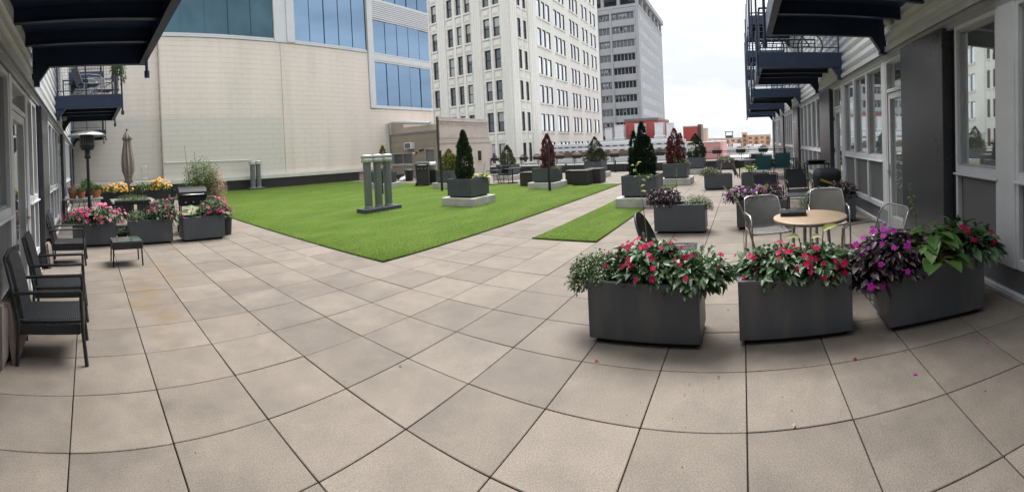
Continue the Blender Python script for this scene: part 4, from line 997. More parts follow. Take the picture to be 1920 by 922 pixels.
# left group
planter('charcoal planter box of pale pink impatiens below the patio heater', -.96, 7.13, 0)
planter('charcoal planter box of rose impatiens beside the small black table', .225, 7.06, 0)
planter('charcoal planter box with variegated hosta in front of the gas grill', 1.365, 7.00, 0)
planter('black trough of orange marigolds left behind the umbrella', -.15, 11.6, 0, w=1.05, d=.34, h=.86, m='darkpot')
planter('black trough of marigolds and greens right behind the umbrella', 1.0, 11.55, 0, w=1.0, d=.34, h=.86, m='darkpot')

# impatiens, hosta and the rest
FC = (-.85, .1, .3)                                             # the side seen from the open terrace
t = mound_plant('boxwood_shrub', 'small-leaved dark shrub spilling over the left end of the front left planter', 'shrub', (2.36, -.66, .46), [((.0, .06, .08), (.24, .24, .15), -.5, 3), ((0, .22, .0), (.17, .14, .16), -.6, 1)], 'box', .032, .021, 0, 3600)
t = mound_plant('impatiens', 'red impatiens bush crowning the front left planter', 'flowers', (2.36, -1.14, .46), [((0, .08, .09), (.23, .33, .22), -.1, 3), ((-.02, -.30, .06), (.23, .28, .18), -.25, 2)], 'imp', .090, .044, 295, 1500)
bloom(t, 'red', 24, (0, .06, .11), (.28, .36, .26), .025, .0, 3, FC); bloom(t, 'red', 9, (-.02, -.30, .08), (.27, .30, .21), .024, .0, 1, FC)
t = mound_plant('impatiens', 'red impatiens bush filling the front middle planter', 'flowers', (2.42, -2.26, .46), [((0, .14, .05), (.23, .31, .19), -.15, 2), ((-.02, -.20, .06), (.23, .29, .18), -.15, 2)], 'imp', .090, .044, 295, 1500)
bloom(t, 'red', 19, (0, .12, .07), (.27, .36, .22), .025, -.1, 2, FC); bloom(t, 'red', 18, (0, -.20, .09), (.27, .32, .21), .025, -.2, 2, FC)
t = thing('caladium', 'yellow green caladium leaf rising above the front middle planter', 'plant', (2.45, -2.55, .47)); mb = MB()
for p, d, l_, ks in (((.02, .02, .36), (-.15, -.8, .45), .15, 'lime'), ((.0, .24, .32), (-.4, .7, .3), .13, 'varieg'), ((.0, .12, .31), (-.5, -.2, .25), .11, 'varieg')):
    place_leaf(LS[ks][3 if ks == 'lime' else 2], p, d, l_*.95, t, up=(-.5, .5, .6), roll=.05, wid=.45); mb.tube([(0, .1, 0), (p[0]*.6, p[1]*.8+.02, p[2]*.6), p], .006, 6)
mb.build('stalk', M_['stem'], t)
t = mound_plant('impatiens', 'purple-leaved magenta impatiens over the left half of the right front planter', 'flowers', (2.36, -3.12, .46), [((0, .02, .08), (.27, .29, .21), -.35, 3), ((-.02, .20, .0), (.22, .20, .17), -.5, 1.3)], 'purple', .092, .046, 295, 1500)
bloom(t, 'magenta', 22, (0, .04, .12), (.31, .32, .25), .027, -.1, 2, FC); bloom(t, 'magenta', 7, (-.02, .22, .02), (.26, .24, .22), .031, -.4, 1, FC)
t = thing('hosta', 'bright green hosta with broad ribbed leaves in the right front planter', 'plant', (2.30, -3.48, .47)); rosette(t, 'hosta', 34, (0, 0, .06), .25, .155, .31, upright=.3); rosette(t, 'hosta', 16, (-.14, .02, .02), .18, .16, .18, upright=-.2)
t = mound_plant('impatiens', 'red impatiens with dark leaves over the right end of the right front planter', 'flowers', (2.36, -3.78, .46), [((.06, .02, .12), (.20, .18, .20), -.2, 2), ((0, -.16, .09), (.23, .21, .18), -.4, 2)], 'imp', .12, .052, 150, 700)
bloom(t, 'red', 14, (0, -.08, .13), (.25, .28, .23), .029, .0, 1, FC)
weed('tall_weed', 'tall pale weed stalk rising from the right front planter', (2.42, -3.36, .5), [(0, -.02, 0), (.02, -.04, .25), (-.02, .0, .45), (.0, .06, .70)], 'dill', 60, .007, .035, top=.45)
weed('tall_weed', 'thin weed with lime leaves rising from the front left planter', (2.45, -1.02, .6), [(0, 0, 0), (.0, .02, .35), (.01, .05, .62), (.0, .09, .86)], 'lime', 12, .005, .05)
t = thing('withered_stalk', 'long dry arching stalk of withered leaves over the front middle planter', 'weed', (2.44, -1.98, .5)); MB().tube([(0, 0, 0), (.02, .05, .22), (.03, .10, .42), (.05, .18, .62), (.1, .30, .74)], [.011, .010, .009, .007, .004], 7).build('stem', M_['drystem'], t)
for k in range(26):
    z = random.random()*.22; place_leaf(random.choice(LS['deadleaf']), (random.gauss(.01, .03), random.gauss(.02, .03), z), (random.gauss(0, 1), random.gauss(0, 1), random.gauss(-.2, .4)), random.uniform(.05, .09), t)
mound_plant('purple_foliage', 'dark purple foliage on the left half of the lone planter', 'plant', (6.43, -.46, .47), [((0, .06, .12), (.25, .28, .20), -.5, 1)], 'purple', .09, .045, 90, 900)
mound_plant('small_shrub', 'low grey green shrub on the right half of the lone planter', 'shrub', (6.43, -.98, .47), [((0, .0, .05), (.20, .26, .13), -.5, 2), ((.05, -.20, -.02), (.15, .1, .15), -.6, 1)], 'box', .03, .018, 0, 1800)
weed('tall_weed', 'thin bare weed rising from the lone purple planter', (6.43, -.66, .5), [(0, 0, 0), (0, .03, .35), (.0, -.01, .62), (0, .04, .95)], 'box', 26, .006, .03, top=.8)
t = mound_plant('purple_foliage', 'purple foliage with small magenta blooms behind the left silver chair', 'plant', (6.66, -1.9, .47), [((0, .08, .10), (.26, .30, .18), -.5, 2), ((0, -.42, .12), (.24, .25, .20), -.4, 1.4)], 'purple', .085, .04, 150, 1100)
bloom(t, 'magenta', 14, (0, .04, .1), (.27, .33, .21), .022, .1, 1, FC); bloom(t, 'magenta', 9, (0, -.42, .13), (.25, .26, .23), .022, .3, 1, FC)
t = thing('caladium', 'curled pale green caladium leaf between the purple foliage clumps', 'plant', (6.6, -2.14, .5)); rosette(t, 'varieg', 5, (0, 0, 0), .12, .20, .16); place_leaf(LS['lime'][2], (-.05, -.04, .15), (-.2, -.5, .8), .20, t, up=(-1, 0, .2), roll=.1, wid=.5)
t = thing('hosta', 'green hosta in the planter beside the wall windows', 'plant', (6.82, -3.34, .47)); rosette(t, 'hosta', 20, (0, 0, 0), .24, .17, .20, upright=.3)
mound_plant('purple_foliage', 'dark grey purple foliage nearest the wall windows', 'plant', (6.82, -3.76, .47), [((0, .0, .10), (.25, .25, .18), -.5, 2)], 'purple', .085, .042, 90, 700)
mound_plant('small_shrub', 'trailing grey green shrub down the left end of the planter beside the wall windows', 'shrub', (6.75, -3.02, .40), [((-.08, .04, -.08), (.15, .12, .28), -.9, 1)], 'box', .03, .018, 0, 900)
weed('tall_weed', 'seeding green weed leaning over the covered grill', (6.8, -3.2, .5), [(0, 0, 0), (.0, .06, .25), (.0, .20, .5), (-.02, .34, .80)], 'dill', 60, .006, .035, top=.55)
weed('tall_weed', 'tall thin stem in front of the left teal chair', (6.6, -2.06, .5), [(0, 0, 0), (.02, .03, .5), (0, .10, 1.0), (.02, .14, 1.15)], 'drystem' if False else 'dill', 10, .006, .04)
mound_plant('low_greens', 'dull green and bronze plants in the planter with the withered stalk', 'plant', (12.8, -.88, .47), [((0, .14, .08), (.24, .36, .20), -.4, 1)], 'dull', .06, .03, 0, 1100)
t = thing('withered_stalk', 'drooping withered brown stalk arching over its planter', 'weed', (12.75, -1.2, .5)); MB().tube([(0, .1, 0), (0, .05, .35), (-.02, -.12, .45), (-.04, -.34, .30), (-.05, -.45, -.02)], .02, 6).build('stem', M_['drystem'], t)
for k in range(46):
    u = random.random(); y = .1-.55*u; z = .35+.12*math.sin(u*3.1)-max(0, u-.55)*.9; place_leaf(random.choice(LS['deadleaf']), (random.gauss(-.03, .03), y, z), (random.gauss(0, .6), random.gauss(-.2, .6), -.7+random.gauss(0, .5)), random.uniform(.09, .17), t)
t = thing('caladium', 'lime leaves in the slate planter left of the teal chairs', 'plant', (12.72, -2.05, .47)); rosette(t, 'lime', 12, (0, 0, 0), .24, .20, .30)
mound_plant('low_greens', 'mixed low greens in the slate planter against the parapet', 'plant', (21.9, -.9, .47), [((0, 0, .08), (.22, .5, .20), -.2, 1)], 'dill', .09, .035, 0, 700)
mound_plant('low_greens', 'trailing greens in the second slate planter against the parapet', 'plant', (21.9, -2.5, .47), [((0, 0, .04), (.22, .6, .14), -.2, 1)], 'box', .08, .04, 0, 700)
# left group
FL = (.1, -.9, .3)
t = mound_plant('impatiens', 'pale pink impatiens mass below the patio heater', 'flowers', (-.96, 7.13, .46), [((-.25, -.03, .10), (.36, .27, .20), -.5, 1), ((.22, -.03, .12), (.36, .28, .23), -.5, 1)], 'imp', .085, .04, 150, 1300)
bloom(t, 'rose', 34, (-.25, -.03, .10), (.38, .30, .23), .033, -.3, 2, FL); bloom(t, 'palepink', 48, (.24, -.03, .12), (.38, .30, .26), .033, -.3, 2, FL)
t = thing('variegated_leaf_plant', 'cream edged leaves among the pale pink impatiens', 'plant', (-.95, 7.02, .52)); rosette(t, 'varieg', 8, (0, 0, 0), .17, .15, .20)
mound_plant('small_shrub', 'small dark shrub on the left of the rose impatiens planter', 'shrub', (-.02, 7.06, .46), [((0, -.02, .10), (.26, .24, .16), -.5, 1)], 'box', .032, .02, 0, 1600)
t = mound_plant('impatiens', 'rose impatiens on the right of the middle left planter', 'flowers', (.47, 7.06, .46), [((0, -.02, .16), (.33, .27, .26), -.5, 1), ((.16, 0, .06), (.24, .26, .20), -.5, .5)], 'imp', .085, .038, 110, 1100)
bloom(t, 'rose', 26, (.03, -.02, .16), (.36, .30, .29), .030, -.2, 2, FL)
t = thing('hosta', 'variegated cream and green hosta in front of the gas grill', 'plant', (1.20, 6.98, .47)); rosette(t, 'varieg', 13, (0, 0, 0), .20, .19, .26, upright=.7)
t = mound_plant('impatiens', 'rose red impatiens on the right of the grill planter', 'flowers', (1.62, 7.0, .46), [((0, 0, .14), (.30, .25, .25), -.4, 1), ((.18, .02, .06), (.24, .22, .2), -.5, .6)], 'imp', .085, .038, 110, 1000)
bloom(t, 'rose', 24, (.04, 0, .14), (.34, .27, .28), .031, -.2, 2, FL)
t = mound_plant('marigolds', 'orange marigolds in the left black trough', 'flowers', (-.15, 11.6, .80), [((0, 0, .08), (.5, .2, .18), -.2, 1)], 'dill', .07, .03, 0, 700)
bloom(t, 'marigold', 46, (0, 0, .10), (.52, .22, .22), .036, -.2, 2, FL)
t = mound_plant('marigolds', 'orange marigolds with leafy greens in the right black trough', 'flowers', (1.0, 11.55, .80), [((.15, 0, .12), (.36, .2, .22), -.2, 1), ((-.32, -.02, .10), (.22, .2, .25), -.2, .6)], 'dill', .085, .04, 0, 900)
bloom(t, 'marigold', 44, (.22, 0, .14), (.34, .22, .25), .036, -.2, 2, FL)

# ================================================================== CONIFERS IN CUBE PLANTERS ON PLINTHS
def cube(px, py, plabel, clabel, m='planter2', ps=1.2, cs=.92, ph=.25, ch=.56, ry=0):
    t = thing('concrete_plinth', plabel, 'plinth', (px, py, 0), 0, 'pale concrete plinths')
    MB().box(-ps/2, -.003, -ps/2, ps/2, 0, ph, .012).box(.003, ps/2, -ps/2, ps/2, 0, ph, .012).build('slab', M_['concrete'], t)
    planter(clabel, px, py, ry, cs, cs, ch, m, 'cube_planter', ph, 'square slate planters on plinths')
cubes = [(9.1, 6.05, 'nearest the vent pipes'), (9.66, .79, 'on the narrow grass strip nearest the camera'), (14.0, 5.8, 'with the rust red conifer on the lawn edge'), (14.9, .72, 'with the rust red conifer on the grass strip'),
         (19.8, .5, 'farthest along the grass strip'), (19.0, 5.55, 'by the far parapet with the olive conifer'), (18.0, 10.2, 'near the shed end wall'), (13.6, 10.6, 'with the golden conifer'), (12.7, 14.2, 'behind the vent pipes near the grill')]
for x, y, s_ in cubes: cube(x, y, 'pale concrete plinth '+s_, 'square slate planter '+s_)
Z0 = .25+.50
conifer('arborvitae', 'narrow dark green arborvitae nearest the vent pipes', (9.05, 6.12, Z0), [(0, 0, 1.48, .255)], 'conifer', 8000)
conifer('arborvitae', 'broad three-peaked dark arborvitae on the near grass strip', (9.66, .79, Z0), [(.02, -.02, 1.38, .21), (-.05, .19, 1.16, .14), (.03, -.17, 1.0, .18), (.0, .02, 1.0, .30)], 'conifer', 10500)
conifer('dead_conifer', 'rust red dying conifer at the far edge of the lawn', (14.0, 5.75, Z0-.05), [(0, 0, 1.42, .24), (-.05, .11, 1.25, .15), (.03, -.11, 1.2, .15)], 'dead', 6500, ragged=.14, pw=2.6)
conifer('dead_conifer', 'rust red dying conifer on the grass strip', (14.85, .70, Z0-.05), [(0, .06, 1.40, .22), (.05, -.15, 1.22, .17), (-.05, .22, 1.1, .15)], 'dead', 6500, ragged=.14, pw=2.6)
conifer('arborvitae', 'dark green conifer farthest along the grass strip', (19.8, .5, Z0), [(0, 0, 1.18, .45), (.05, -.2, .95, .3)], 'conifer', 5200)
conifer('spruce', 'olive green broad conifer by the far parapet', (19.0, 5.55, Z0), [(0, 0, 1.25, .52), (0, .22, .7, .42), (0, -.24, .66, .44)], 'dull', 6000, ragged=.16, pw=1.3)
conifer('spruce', 'small dark olive conifer near the shed end wall', (18.0, 10.2, Z0), [(0, 0, 1.05, .40)], 'dull', 4200, ragged=.15, pw=1.4)
conifer('golden_cypress', 'golden green rounded conifer beside the shed', (13.6, 10.6, Z0), [(0, 0, .98, .44), (.05, .25, .72, .32), (-.05, -.25, .70, .34)], 'golden', 6000, ragged=.16, pw=1.5)
conifer('golden_cypress', 'slender golden tipped conifer behind the vent pipes', (12.7, 14.2, Z0), [(0, 0, 1.32, .27)], 'golden', 2200, ragged=.1)
t = thing('hosta', 'lime hosta at the foot of the arborvitae nearest the vent pipes', 'plant', (9.35, 5.72, Z0)); rosette(t, 'lime', 14, (0, 0, 0), .22, .18, .18)
weed('tall_weed', 'flowering weed beside the arborvitae nearest the vent pipes', (9.4, 5.70, Z0), [(0, 0, 0), (0, -.05, .25), (.02, -.12, .55)], 'dill', 40, .006, .05, top=.7)
t = thing('hosta', 'green leaves at the foot of the three-peaked arborvitae', 'plant', (9.36, .62, Z0)); rosette(t, 'hosta', 9, (0, 0, 0), .20, .13, .12)
mound_plant('low_greens', 'green perennials at the foot of the rust red conifer on the grass strip', 'plant', (14.75, .42, Z0), [((0, 0, .05), (.25, .25, .15), -.2, 1)], 'dill', .07, .035, 0, 500)
mound_plant('low_greens', 'small perennials at the foot of the rust red conifer on the lawn edge', 'plant', (13.85, 5.4, Z0), [((0, 0, .04), (.2, .2, .1), -.2, 1)], 'dill', .06, .03, 0, 300)
# ================================================================== FURNITURE, LEFT SIDE
def wicker_chair(label, x, y, rz):
    """low armchair facing +X: woven seat and raked back, thin square arms and legs"""
    t = thing('wicker_armchair', label, 'chair', (x, y, 0), rz, 'black wicker armchairs'); hw = .265
    n = 8; g = [[(-.24-.035*i/n*2-.05*(i/n)**2, -hw+.03+(2*hw-.06)*j/n, .36+.54*i/n) for j in range(n+1)] for i in range(n+1)]
    for i in range(n+1):
        for j in range(n+1):
            u = 2*j/n-1; g[i][j] = (g[i][j][0]-.03*(1-u*u)*.8, g[i][j][1]*(1-.10*(i/n)**3), g[i][j][2]-(.02*u*u if i == n else 0))
    MB().sheet(g, -.035).build('backrest', M_['wicker'], t)
    MB().box(-.25, .30, -hw+.02, hw-.02, .345, .385, .012).build('seat', M_['wicker'], t)
    MB().box(.272, .302, -hw+.015, hw-.015, .255, .344, .008).box(-.25, .271, -hw+.012, -hw+.04, .255, .344, .008).box(-.25, .271, hw-.04, hw-.012, .255, .344, .008).build('apron', M_['wicker'], t)
    for sy in (-1, 1):
        y_ = sy*hw
        MB().tube([(.285, y_, .615), (.29, y_, .30), (.315, y_, .0)], [.015, .015, .017], 8).build('leg', M_['wicker'], t)
        MB().tube([(-.36, y_, .90), (-.29, y_, .60), (-.25, y_, .36), (-.27, y_, .0)], [.014, .015, .015, .016], 8).build('leg', M_['wicker'], t)
        MB().tube([(-.30, y_, .60), (-.1, y_, .612), (.285, y_, .615)], .016, 8).build('armrest', M_['wicker'], t)
    MB().tube([(-.355, -hw, .90), (-.37, 0, .915), (-.355, hw, .90)], .015, 8).build('top_rail', M_['wicker'], t)
    return t
wicker_chair('black wicker armchair nearest the camera, in front of the leaning cushions', -1.435, 1.93, 0)
wicker_chair('black wicker armchair in the middle of the three by the left wall', -1.435, 2.93, .02)
wicker_chair('black wicker armchair farthest back, beside the small square table', -1.45, 5.55, -.03)
def cushion(label, x, y, tilt, w=.56, h=.52, th=.11):
    t = thing('seat_cushion', label, 'cushion', (x, y, 0), 0, 'taupe cushions leaning by the left wall')
    M4 = Matrix.Rotation(tilt, 4, 'Y'); n = 8; rows_ = []
    for sgn in (1, -1):
        g = []
        for i in range(n+1):
            r_ = []
            for j in range(n+1):
                u, v = 2*i/n-1, 2*j/n-1; pf = max(0, 1-u**6)**.5*max(0, 1-v**6)**.5
                r_.append((sgn*th*.5*(.35+.65*pf), v*w*.5, h*.5+u*h*.5))
            g.append(r_ if sgn > 0 else r_[::-1])
        rows_.append(g)
    mb = MB(); mb.sheet(rows_[0], 0, M4); mb.sheet(rows_[1], 0, M4); a = th*.5*.35
    mb.box(-a, a, -w/2, w/2, .0, .012, 0, M4).box(-a, a, -w/2, w/2, h-.012, h, 0, M4).box(-a, a, -w/2, -w/2+.012, .012, h-.012, 0, M4).box(-a, a, w/2-.012, w/2, .012, h-.012, 0, M4)
    mb.build('cover', M_['cushion'], t)
    mb = MB()
    for sgn in (1, -1): mb.tube([(sgn*a, -w/2, .005), (sgn*a, -w/2, h-.005), (sgn*a, w/2, h-.005), (sgn*a, w/2, .005), (sgn*a, -w/2, .005)], .006, 5, M4)
    mb.build('piping', M_['cushion'], t)
cushion('taupe seat cushion standing nearest the left wall', -1.835, 1.86, .02); cushion('taupe seat cushion leaning in front of the first, behind the nearest chair', -1.73, 1.96, -.10)
cushion('taupe seat cushion leaning behind the farthest wicker armchair', -1.74, 5.35, -.10, .5, .42)
t = thing('side_table', 'small square black table with a green glass top on the left pavers', 'table', (-.45, 5.30, 0), .03)
MB().box(-.255, .255, -.25, .25, .28, .40, .01).build('frame', M_['wicker'], t); MB().box(-.25, .25, -.245, .245, .401, .412, .003).build('tabletop', M_['greentop'], t)
for sx in (-1, 1):
    for sy in (-1, 1): MB().tube([(sx*.235, sy*.23, .29), (sx*.245, sy*.24, 0)], .013, 8).build('leg', M_['black'], t)
# patio heater
t = thing('patio_heater', 'tall black patio heater with a silver dome behind the pink flowers', 'heater', (-1.05, 7.62, 0))
MB().lathe([(.0, 0), (.23, 0), (.24, .02), (.235, .05), (.21, .06), (.20, .62), (.18, .66), (.04, .70)], 24).build('base', M_['black'], t)
MB().cyl(0, 0, .6, 1.88, .035, 14).build('pole', M_['black'], t)
MB().lathe([(.04, 1.86), (.075, 1.88), (.075, 1.93), (.06, 1.95), (.065, 2.05), (.10, 2.06)], 18).build('burner_head', M_['black'], t)
MB().lathe([(.0, 2.055), (.13, 2.06), (.155, 2.10), (.175, 2.16), (.165, 2.18), (.165, 2.36), (.15, 2.40), (0, 2.41)], 22).build('burner_cage', M_['black'], t)
mb = MB()
for k in range(22):
    a = k*2*math.pi/22; mb.tube([(.17*math.cos(a), .17*math.sin(a), 2.17), (.17*math.cos(a), .17*math.sin(a), 2.37)], .006, 4)
mb.build('cage_bar', M_['frame2'], t)
MB().lathe([(.06, 2.50), (.2, 2.485), (.36, 2.44), (.44, 2.39), (.445, 2.375), (.436, 2.372), (.35, 2.42), (.2, 2.462), (.05, 2.475)], 28, wob=lambda a, z: 1+.012*math.sin(8*a)).build('reflector_dome', M_['steel'], t)
# closed umbrella and its table
t = thing('patio_umbrella', 'closed taupe patio umbrella standing through the rectangular table', 'umbrella', (.02, 9.2, 0))
MB().cyl(0, 0, .0, 2.6, .02, 10).build('pole', M_['black'], t); MB().lathe([(0, 0), (.25, 0), (.25, .05), (.06, .08), (.05, .3), (0, .3)], 20).build('base', M_['black'], t)
wob = lambda a, z: 1+(.20 if 1.3 < z < 2.5 else .10)*math.sin(8*a+z*1.2)
MB().lathe([(.02, 1.16), (.05, 1.20), (.115, 1.24), (.085, 1.32), (.10, 1.40), (.145, 1.55), (.150, 1.75), (.135, 1.95), (.11, 2.15), (.085, 2.33), (.09, 2.36), (.12, 2.37), (.095, 2.45), (.055, 2.56), (.02, 2.60)], 64, wob=wob).build('canopy', M_['umbrella'], t)
MB().lathe([(.10, 1.395), (.108, 1.41), (.108, 1.44), (.10, 1.455)], 24).build('tie_strap', M_['umbrella'], t); MB().lathe([(.02, 2.6), (.028, 2.62), (.02, 2.66), (0, 2.67)], 10).build('finial', M_['black'], t)
t = thing('patio_table', 'rectangular frosted glass table under the closed umbrella', 'table', (.10, 9.3, 0))
MB().box(-.55, .62, -.75, .85, .715, .74, .006).build('tabletop', M_['glasstop'], t); MB().box(-.57, .64, -.77, -.752, .70, .742).box(-.57, .64, .852, .87, .70, .742).box(-.57, -.552, -.752, .852, .70, .742).box(.622, .64, -.752, .852, .70, .742).build('rim', M_['black'], t)
for sx in (-.5, .57):
    for sy in (-.7, .8): MB().tube([(sx, sy, .71), (sx*1.02, sy*1.02, 0)], .02, 8).build('leg', M_['black'], t)
t = mound_plant('herb_tray', 'tray of feathery green herbs on the near end of the umbrella table', 'plant', (.05, 8.72, .77), [((-.12, 0, .03), (.30, .16, .14), -.2, 1), ((.2, .02, .02), (.22, .14, .12), -.2, .7)], 'dill', .06, .012, 0, 1100)
MB().box(-.45, .45, -.16, .16, -.029, .03, .006).build('tray', M_['darkpot'], t)
def sling_chair(name, label, x, y, rz, key_, frame='black', back=.95, w=.54, group='sling patio chairs', arms=True, seat_z=.43):
    """tube-framed chair facing +X with stretched fabric seat and back"""
    t = thing(name, label, 'chair', (x, y, 0), rz, group); hw = w/2
    MB().sheet([[(-.24+.50*i/6, -hw+.02+(w-.04)*j/4, seat_z-.025*math.sin(math.pi*i/6)) for j in range(5)] for i in range(7)], .008).build('seat', M_[key_], t)
    MB().sheet([[(-.245-.20*i/6+.05*(i/6)**2, -hw+.02+(w-.04)*j/4, seat_z+.03+(back-seat_z-.05)*i/6) for j in range(5)] for i in range(7)], .008).build('backrest', M_[key_], t)
    for sy in (-1, 1):
        y_ = sy*hw
        MB().tube([(-.40, y_, back), (-.26, y_, seat_z+.02), (-.20, y_, seat_z-.02), (.27, y_, seat_z), (.29, y_, .02)], .014, 8).build('side_frame', M_[frame], t)
        MB().tube([(-.19, y_, seat_z-.02), (-.30, y_, 0)], .014, 8).build('leg', M_[frame], t); MB().tube([(.275, y_, seat_z-.03), (.30, y_, 0)], .015, 8).build('leg', M_[frame], t)
        if arms: MB().tube([(-.32, y_, seat_z+.22), (-.05, y_, seat_z+.235), (.24, y_, seat_z+.225), (.285, y_, seat_z+.18), (.28, y_, seat_z)], .015, 8).build('armrest', M_[frame], t)
    MB().tube([(-.405, -hw, back), (-.41, 0, back+.008), (-.405, hw, back)], .013, 8).tube([(.275, -hw, seat_z), (.275, hw, seat_z)], .012, 8).tube([(-.25, -hw, .2), (-.25, hw, .2)], .009, 6).build('cross_rail', M_[frame], t)
    return t
sling_chair('sling_chair', 'dark sling chair at the right side of the umbrella table', .92, 9.55, math.pi, 'blksling')
sling_chair('sling_chair', 'dark sling chair at the far end of the left wall', -1.35, 13.6, -.5, 'blksling')
# potting table with pots
t = thing('potting_table', 'low black lattice table crowded with pots by the left wall', 'table', (-1.22, 11.4, 0))
MB().box(-.60, .60, -.72, .72, .70, .735, .006).build('tabletop', M_['glasstop'], t)
mb = MB()
for k in range(14): mb.tube([(-.58+k*.085, -.70, .70), (-.50+k*.085, -.70, .52)], .005, 4).tube([(-.50+k*.085, -.70, .70), (-.58+k*.085, -.70, .52)], .005, 4)
mb.box(-.59, .60, -.71, -.69, .515, .53).build('lattice_apron', M_['black'], t)
for sx in (-.57, .57):
    for sy in (-.69, .69): MB().tube([(sx, sy, .70), (sx, sy, 0)], .016, 8).build('leg', M_['black'], t)
def pot(label, x, y, z, r, h, key_='dill', blob=(.15, .15, .14), n=350, m='terracotta', lf=.07):
    t = thing('flower_pot', label, 'pot', (x, y, z)); MB().lathe([(0, 0), (r*.72, 0), (r*.92, h*.8), (r*1.02, h*.8), (r*1.02, h), (r*.92, h), (r*.85, h*.85), (0, h*.85)], 20, smooth=False).build('pot', M_[m], t)
    p, d = mound(n, (0, 0, h+blob[2]*.5), blob, .2, -.3); leaf_obj('foliage', p, d*[1, 1, .5]+rng.normal(0, .4, (n, 3))+[0, 0, .3], lf*rng.uniform(.6, 1.2, n), lf*.4, LM[key_], np.clip(rng.normal(.4, .2, n), 0, .7), t)['kind'] = 'stuff'
pot('terracotta pot of grassy leaves at the left end of the potting table', -1.55, 11.1, .735, .14, .20, 'dry', (.10, .10, .14), 160)
pot('terracotta pot of low greens second from the left on the potting table', -1.28, 11.0, .735, .13, .20, 'dill', (.10, .10, .08), 120)
pot('terracotta pot of trailing greens at the right of the potting table', -.82, 11.1, .735, .15, .22, 'box', (.13, .13, .10), 200)
pot('dark pot of broad green leaves at the back of the potting table', -1.1, 11.75, .735, .16, .18, 'hosta', (.24, .2, .22), 380, 'darkpot', .11)
pot('dark pot of low herbs at the far right of the potting table', -.70, 11.55, .735, .13, .16, 'box', (.14, .14, .12), 260, 'darkpot')
pot('small black pot on the pavers between two left planters', -.36, 7.2, 0, .12, .22, 'box', (.10, .1, .06), 120, 'darkpot', .05)
# gas grill on the left
def grill(label, x, y, rz, lidm='black', w=.72, cart='black', h=.86, side=True, group='gas grills'):
    """gas grill facing -Y: cart, firebox, rounded lid, side shelves, wheels"""
    t = thing('gas_grill', label, 'grill', (x, y, 0), rz, group); a = w/2
    prof = [(-.24, 0), (-.25, .05), (-.235, .13), (-.17, .20), (-.05, .235), (.10, .235), (.20, .20), (.24, .12), (.24, 0)]
    vs = [(-a, p, h+q) for p, q in prof]+[(a, p, h+q) for p, q in prof]; k = len(prof)
    MB().add(vs, [tuple(range(k)), tuple(range(2*k-1, k-1, -1))]+[(i, i+k, i+k+1, i+1) for i in range(k-1)]).build('lid', M_[lidm], t)
    MB().tube([(-a+.08, -.26, h+.07), (-a+.08, -.30, h+.07), (a-.08, -.30, h+.07), (a-.08, -.26, h+.07)], .012, 8).build('handle', M_['steel'], t)
    MB().box(-a+.01, a-.01, -.24, .24, h-.20, h-.002, .01).build('firebox', M_[cart], t)
    kb = MB()
    for q in (-.18, 0, .18): kb.tube([(q, -.24, h-.11), (q, -.275, h-.11)], .025, 10)
    kb.build('knob', M_['steel'], t)
    if side:
        for s_ in (-1, 1): MB().box(s_*(a+.002), s_*(a+.24), -.22, .22, h-.04, h-.005, .008).build('side_shelf', M_[cart], t)
    if cart == 'brownwicker' or not side: MB().box(-a+.02, a-.02, -.22, .22, .06, h-.201, .01).build('cabinet', M_['black' if cart != 'brownwicker' else cart], t)
    for sx in (-1, 1):
        for sy in (-1, 1): MB().box(sx*(a-.05), sx*(a-.02), sy*.19, sy*.22, .04, h-.20).build('leg', M_['black'], t)
    if side:
        MB().box(-a+.05, a-.05, -.2, .2, .16, .18).build('bottom_shelf', M_['black'], t)
    for sy in (-1, 1): 
        wl = MB(); wl.tube([(-a-.03, sy*.20, .09), (-a+.02, sy*.20, .09)], .09, 16); o = wl.build('wheel', M_['rubber'], t); MB().tube([(-a-.036, sy*.20, .09), (-a-.03, sy*.20, .09)], .035, 10).build('hub', M_['frame2'], o)
    return t
grill('black gas grill behind the left planters, lid closed', 1.42, 7.98, -.12, 'black', .66)
grill('dark cabinet gas grill on the pale pavers in front of the shed door', 14.15, 12.85, -1.0, 'black', .66, 'brownwicker', .98, False)
grill('silver side grill close behind the dark cabinet grill', 14.9, 13.05, -1.0, 'steel', .7, 'steel', .95, False)
# tall unruly plant with canes
t = thing('tomato_plant', 'tall unruly half dried plant on thin canes behind the grill', 'plant', (1.95, 8.95, 0))
MB().lathe([(0, 0), (.22, 0), (.27, .34), (.25, .34), (.24, .30), (0, .30)], 20).build('pot', M_['darkpot'], t)
n = 5200; p, d = mound(n, (-.02, 0, 1.20), (.52, .42, .58), .1, -1); leaf_obj('foliage', p, d+rng.normal(0, .8, (n, 3)), .055*rng.uniform(.5, 1.3, n), .022, LM['dill'], np.clip(rng.normal(.42, .2, n), 0, .7), t)['kind'] = 'stuff'
n = 3000; p, d = mound(n, (.36, -.05, .98), (.30, .3, .58), .1, -1); leaf_obj('dry_foliage', p, d+rng.normal(0, .8, (n, 3))+[0, 0, -.5], .055*rng.uniform(.5, 1.4, n), .018, LM['dry'], np.clip(rng.normal(.4, .2, n), 0, .7), t)['kind'] = 'stuff'
mb = MB()
for k in range(26):
    a = random.random()*6.28; r_ = random.random()*.35; mb.tube([(random.gauss(0, .06), random.gauss(0, .06), .3), (r_*.5*math.cos(a), r_*.5*math.sin(a), .9), (r_*math.cos(a)+(.15 if k % 3 == 0 else 0), r_*math.sin(a), 1.3+.4*random.random())], .004, 4)
mb.build('stem', M_['drystem'], t)
for x, y, z in ((-.42, .05, 2.15), (-.14, .1, 1.98), (-.3, -.1, 1.75)): MB().tube([(x*.6, y, .3), (x, y, z)], .006, 5).build('cane', M_['drystem'], t)
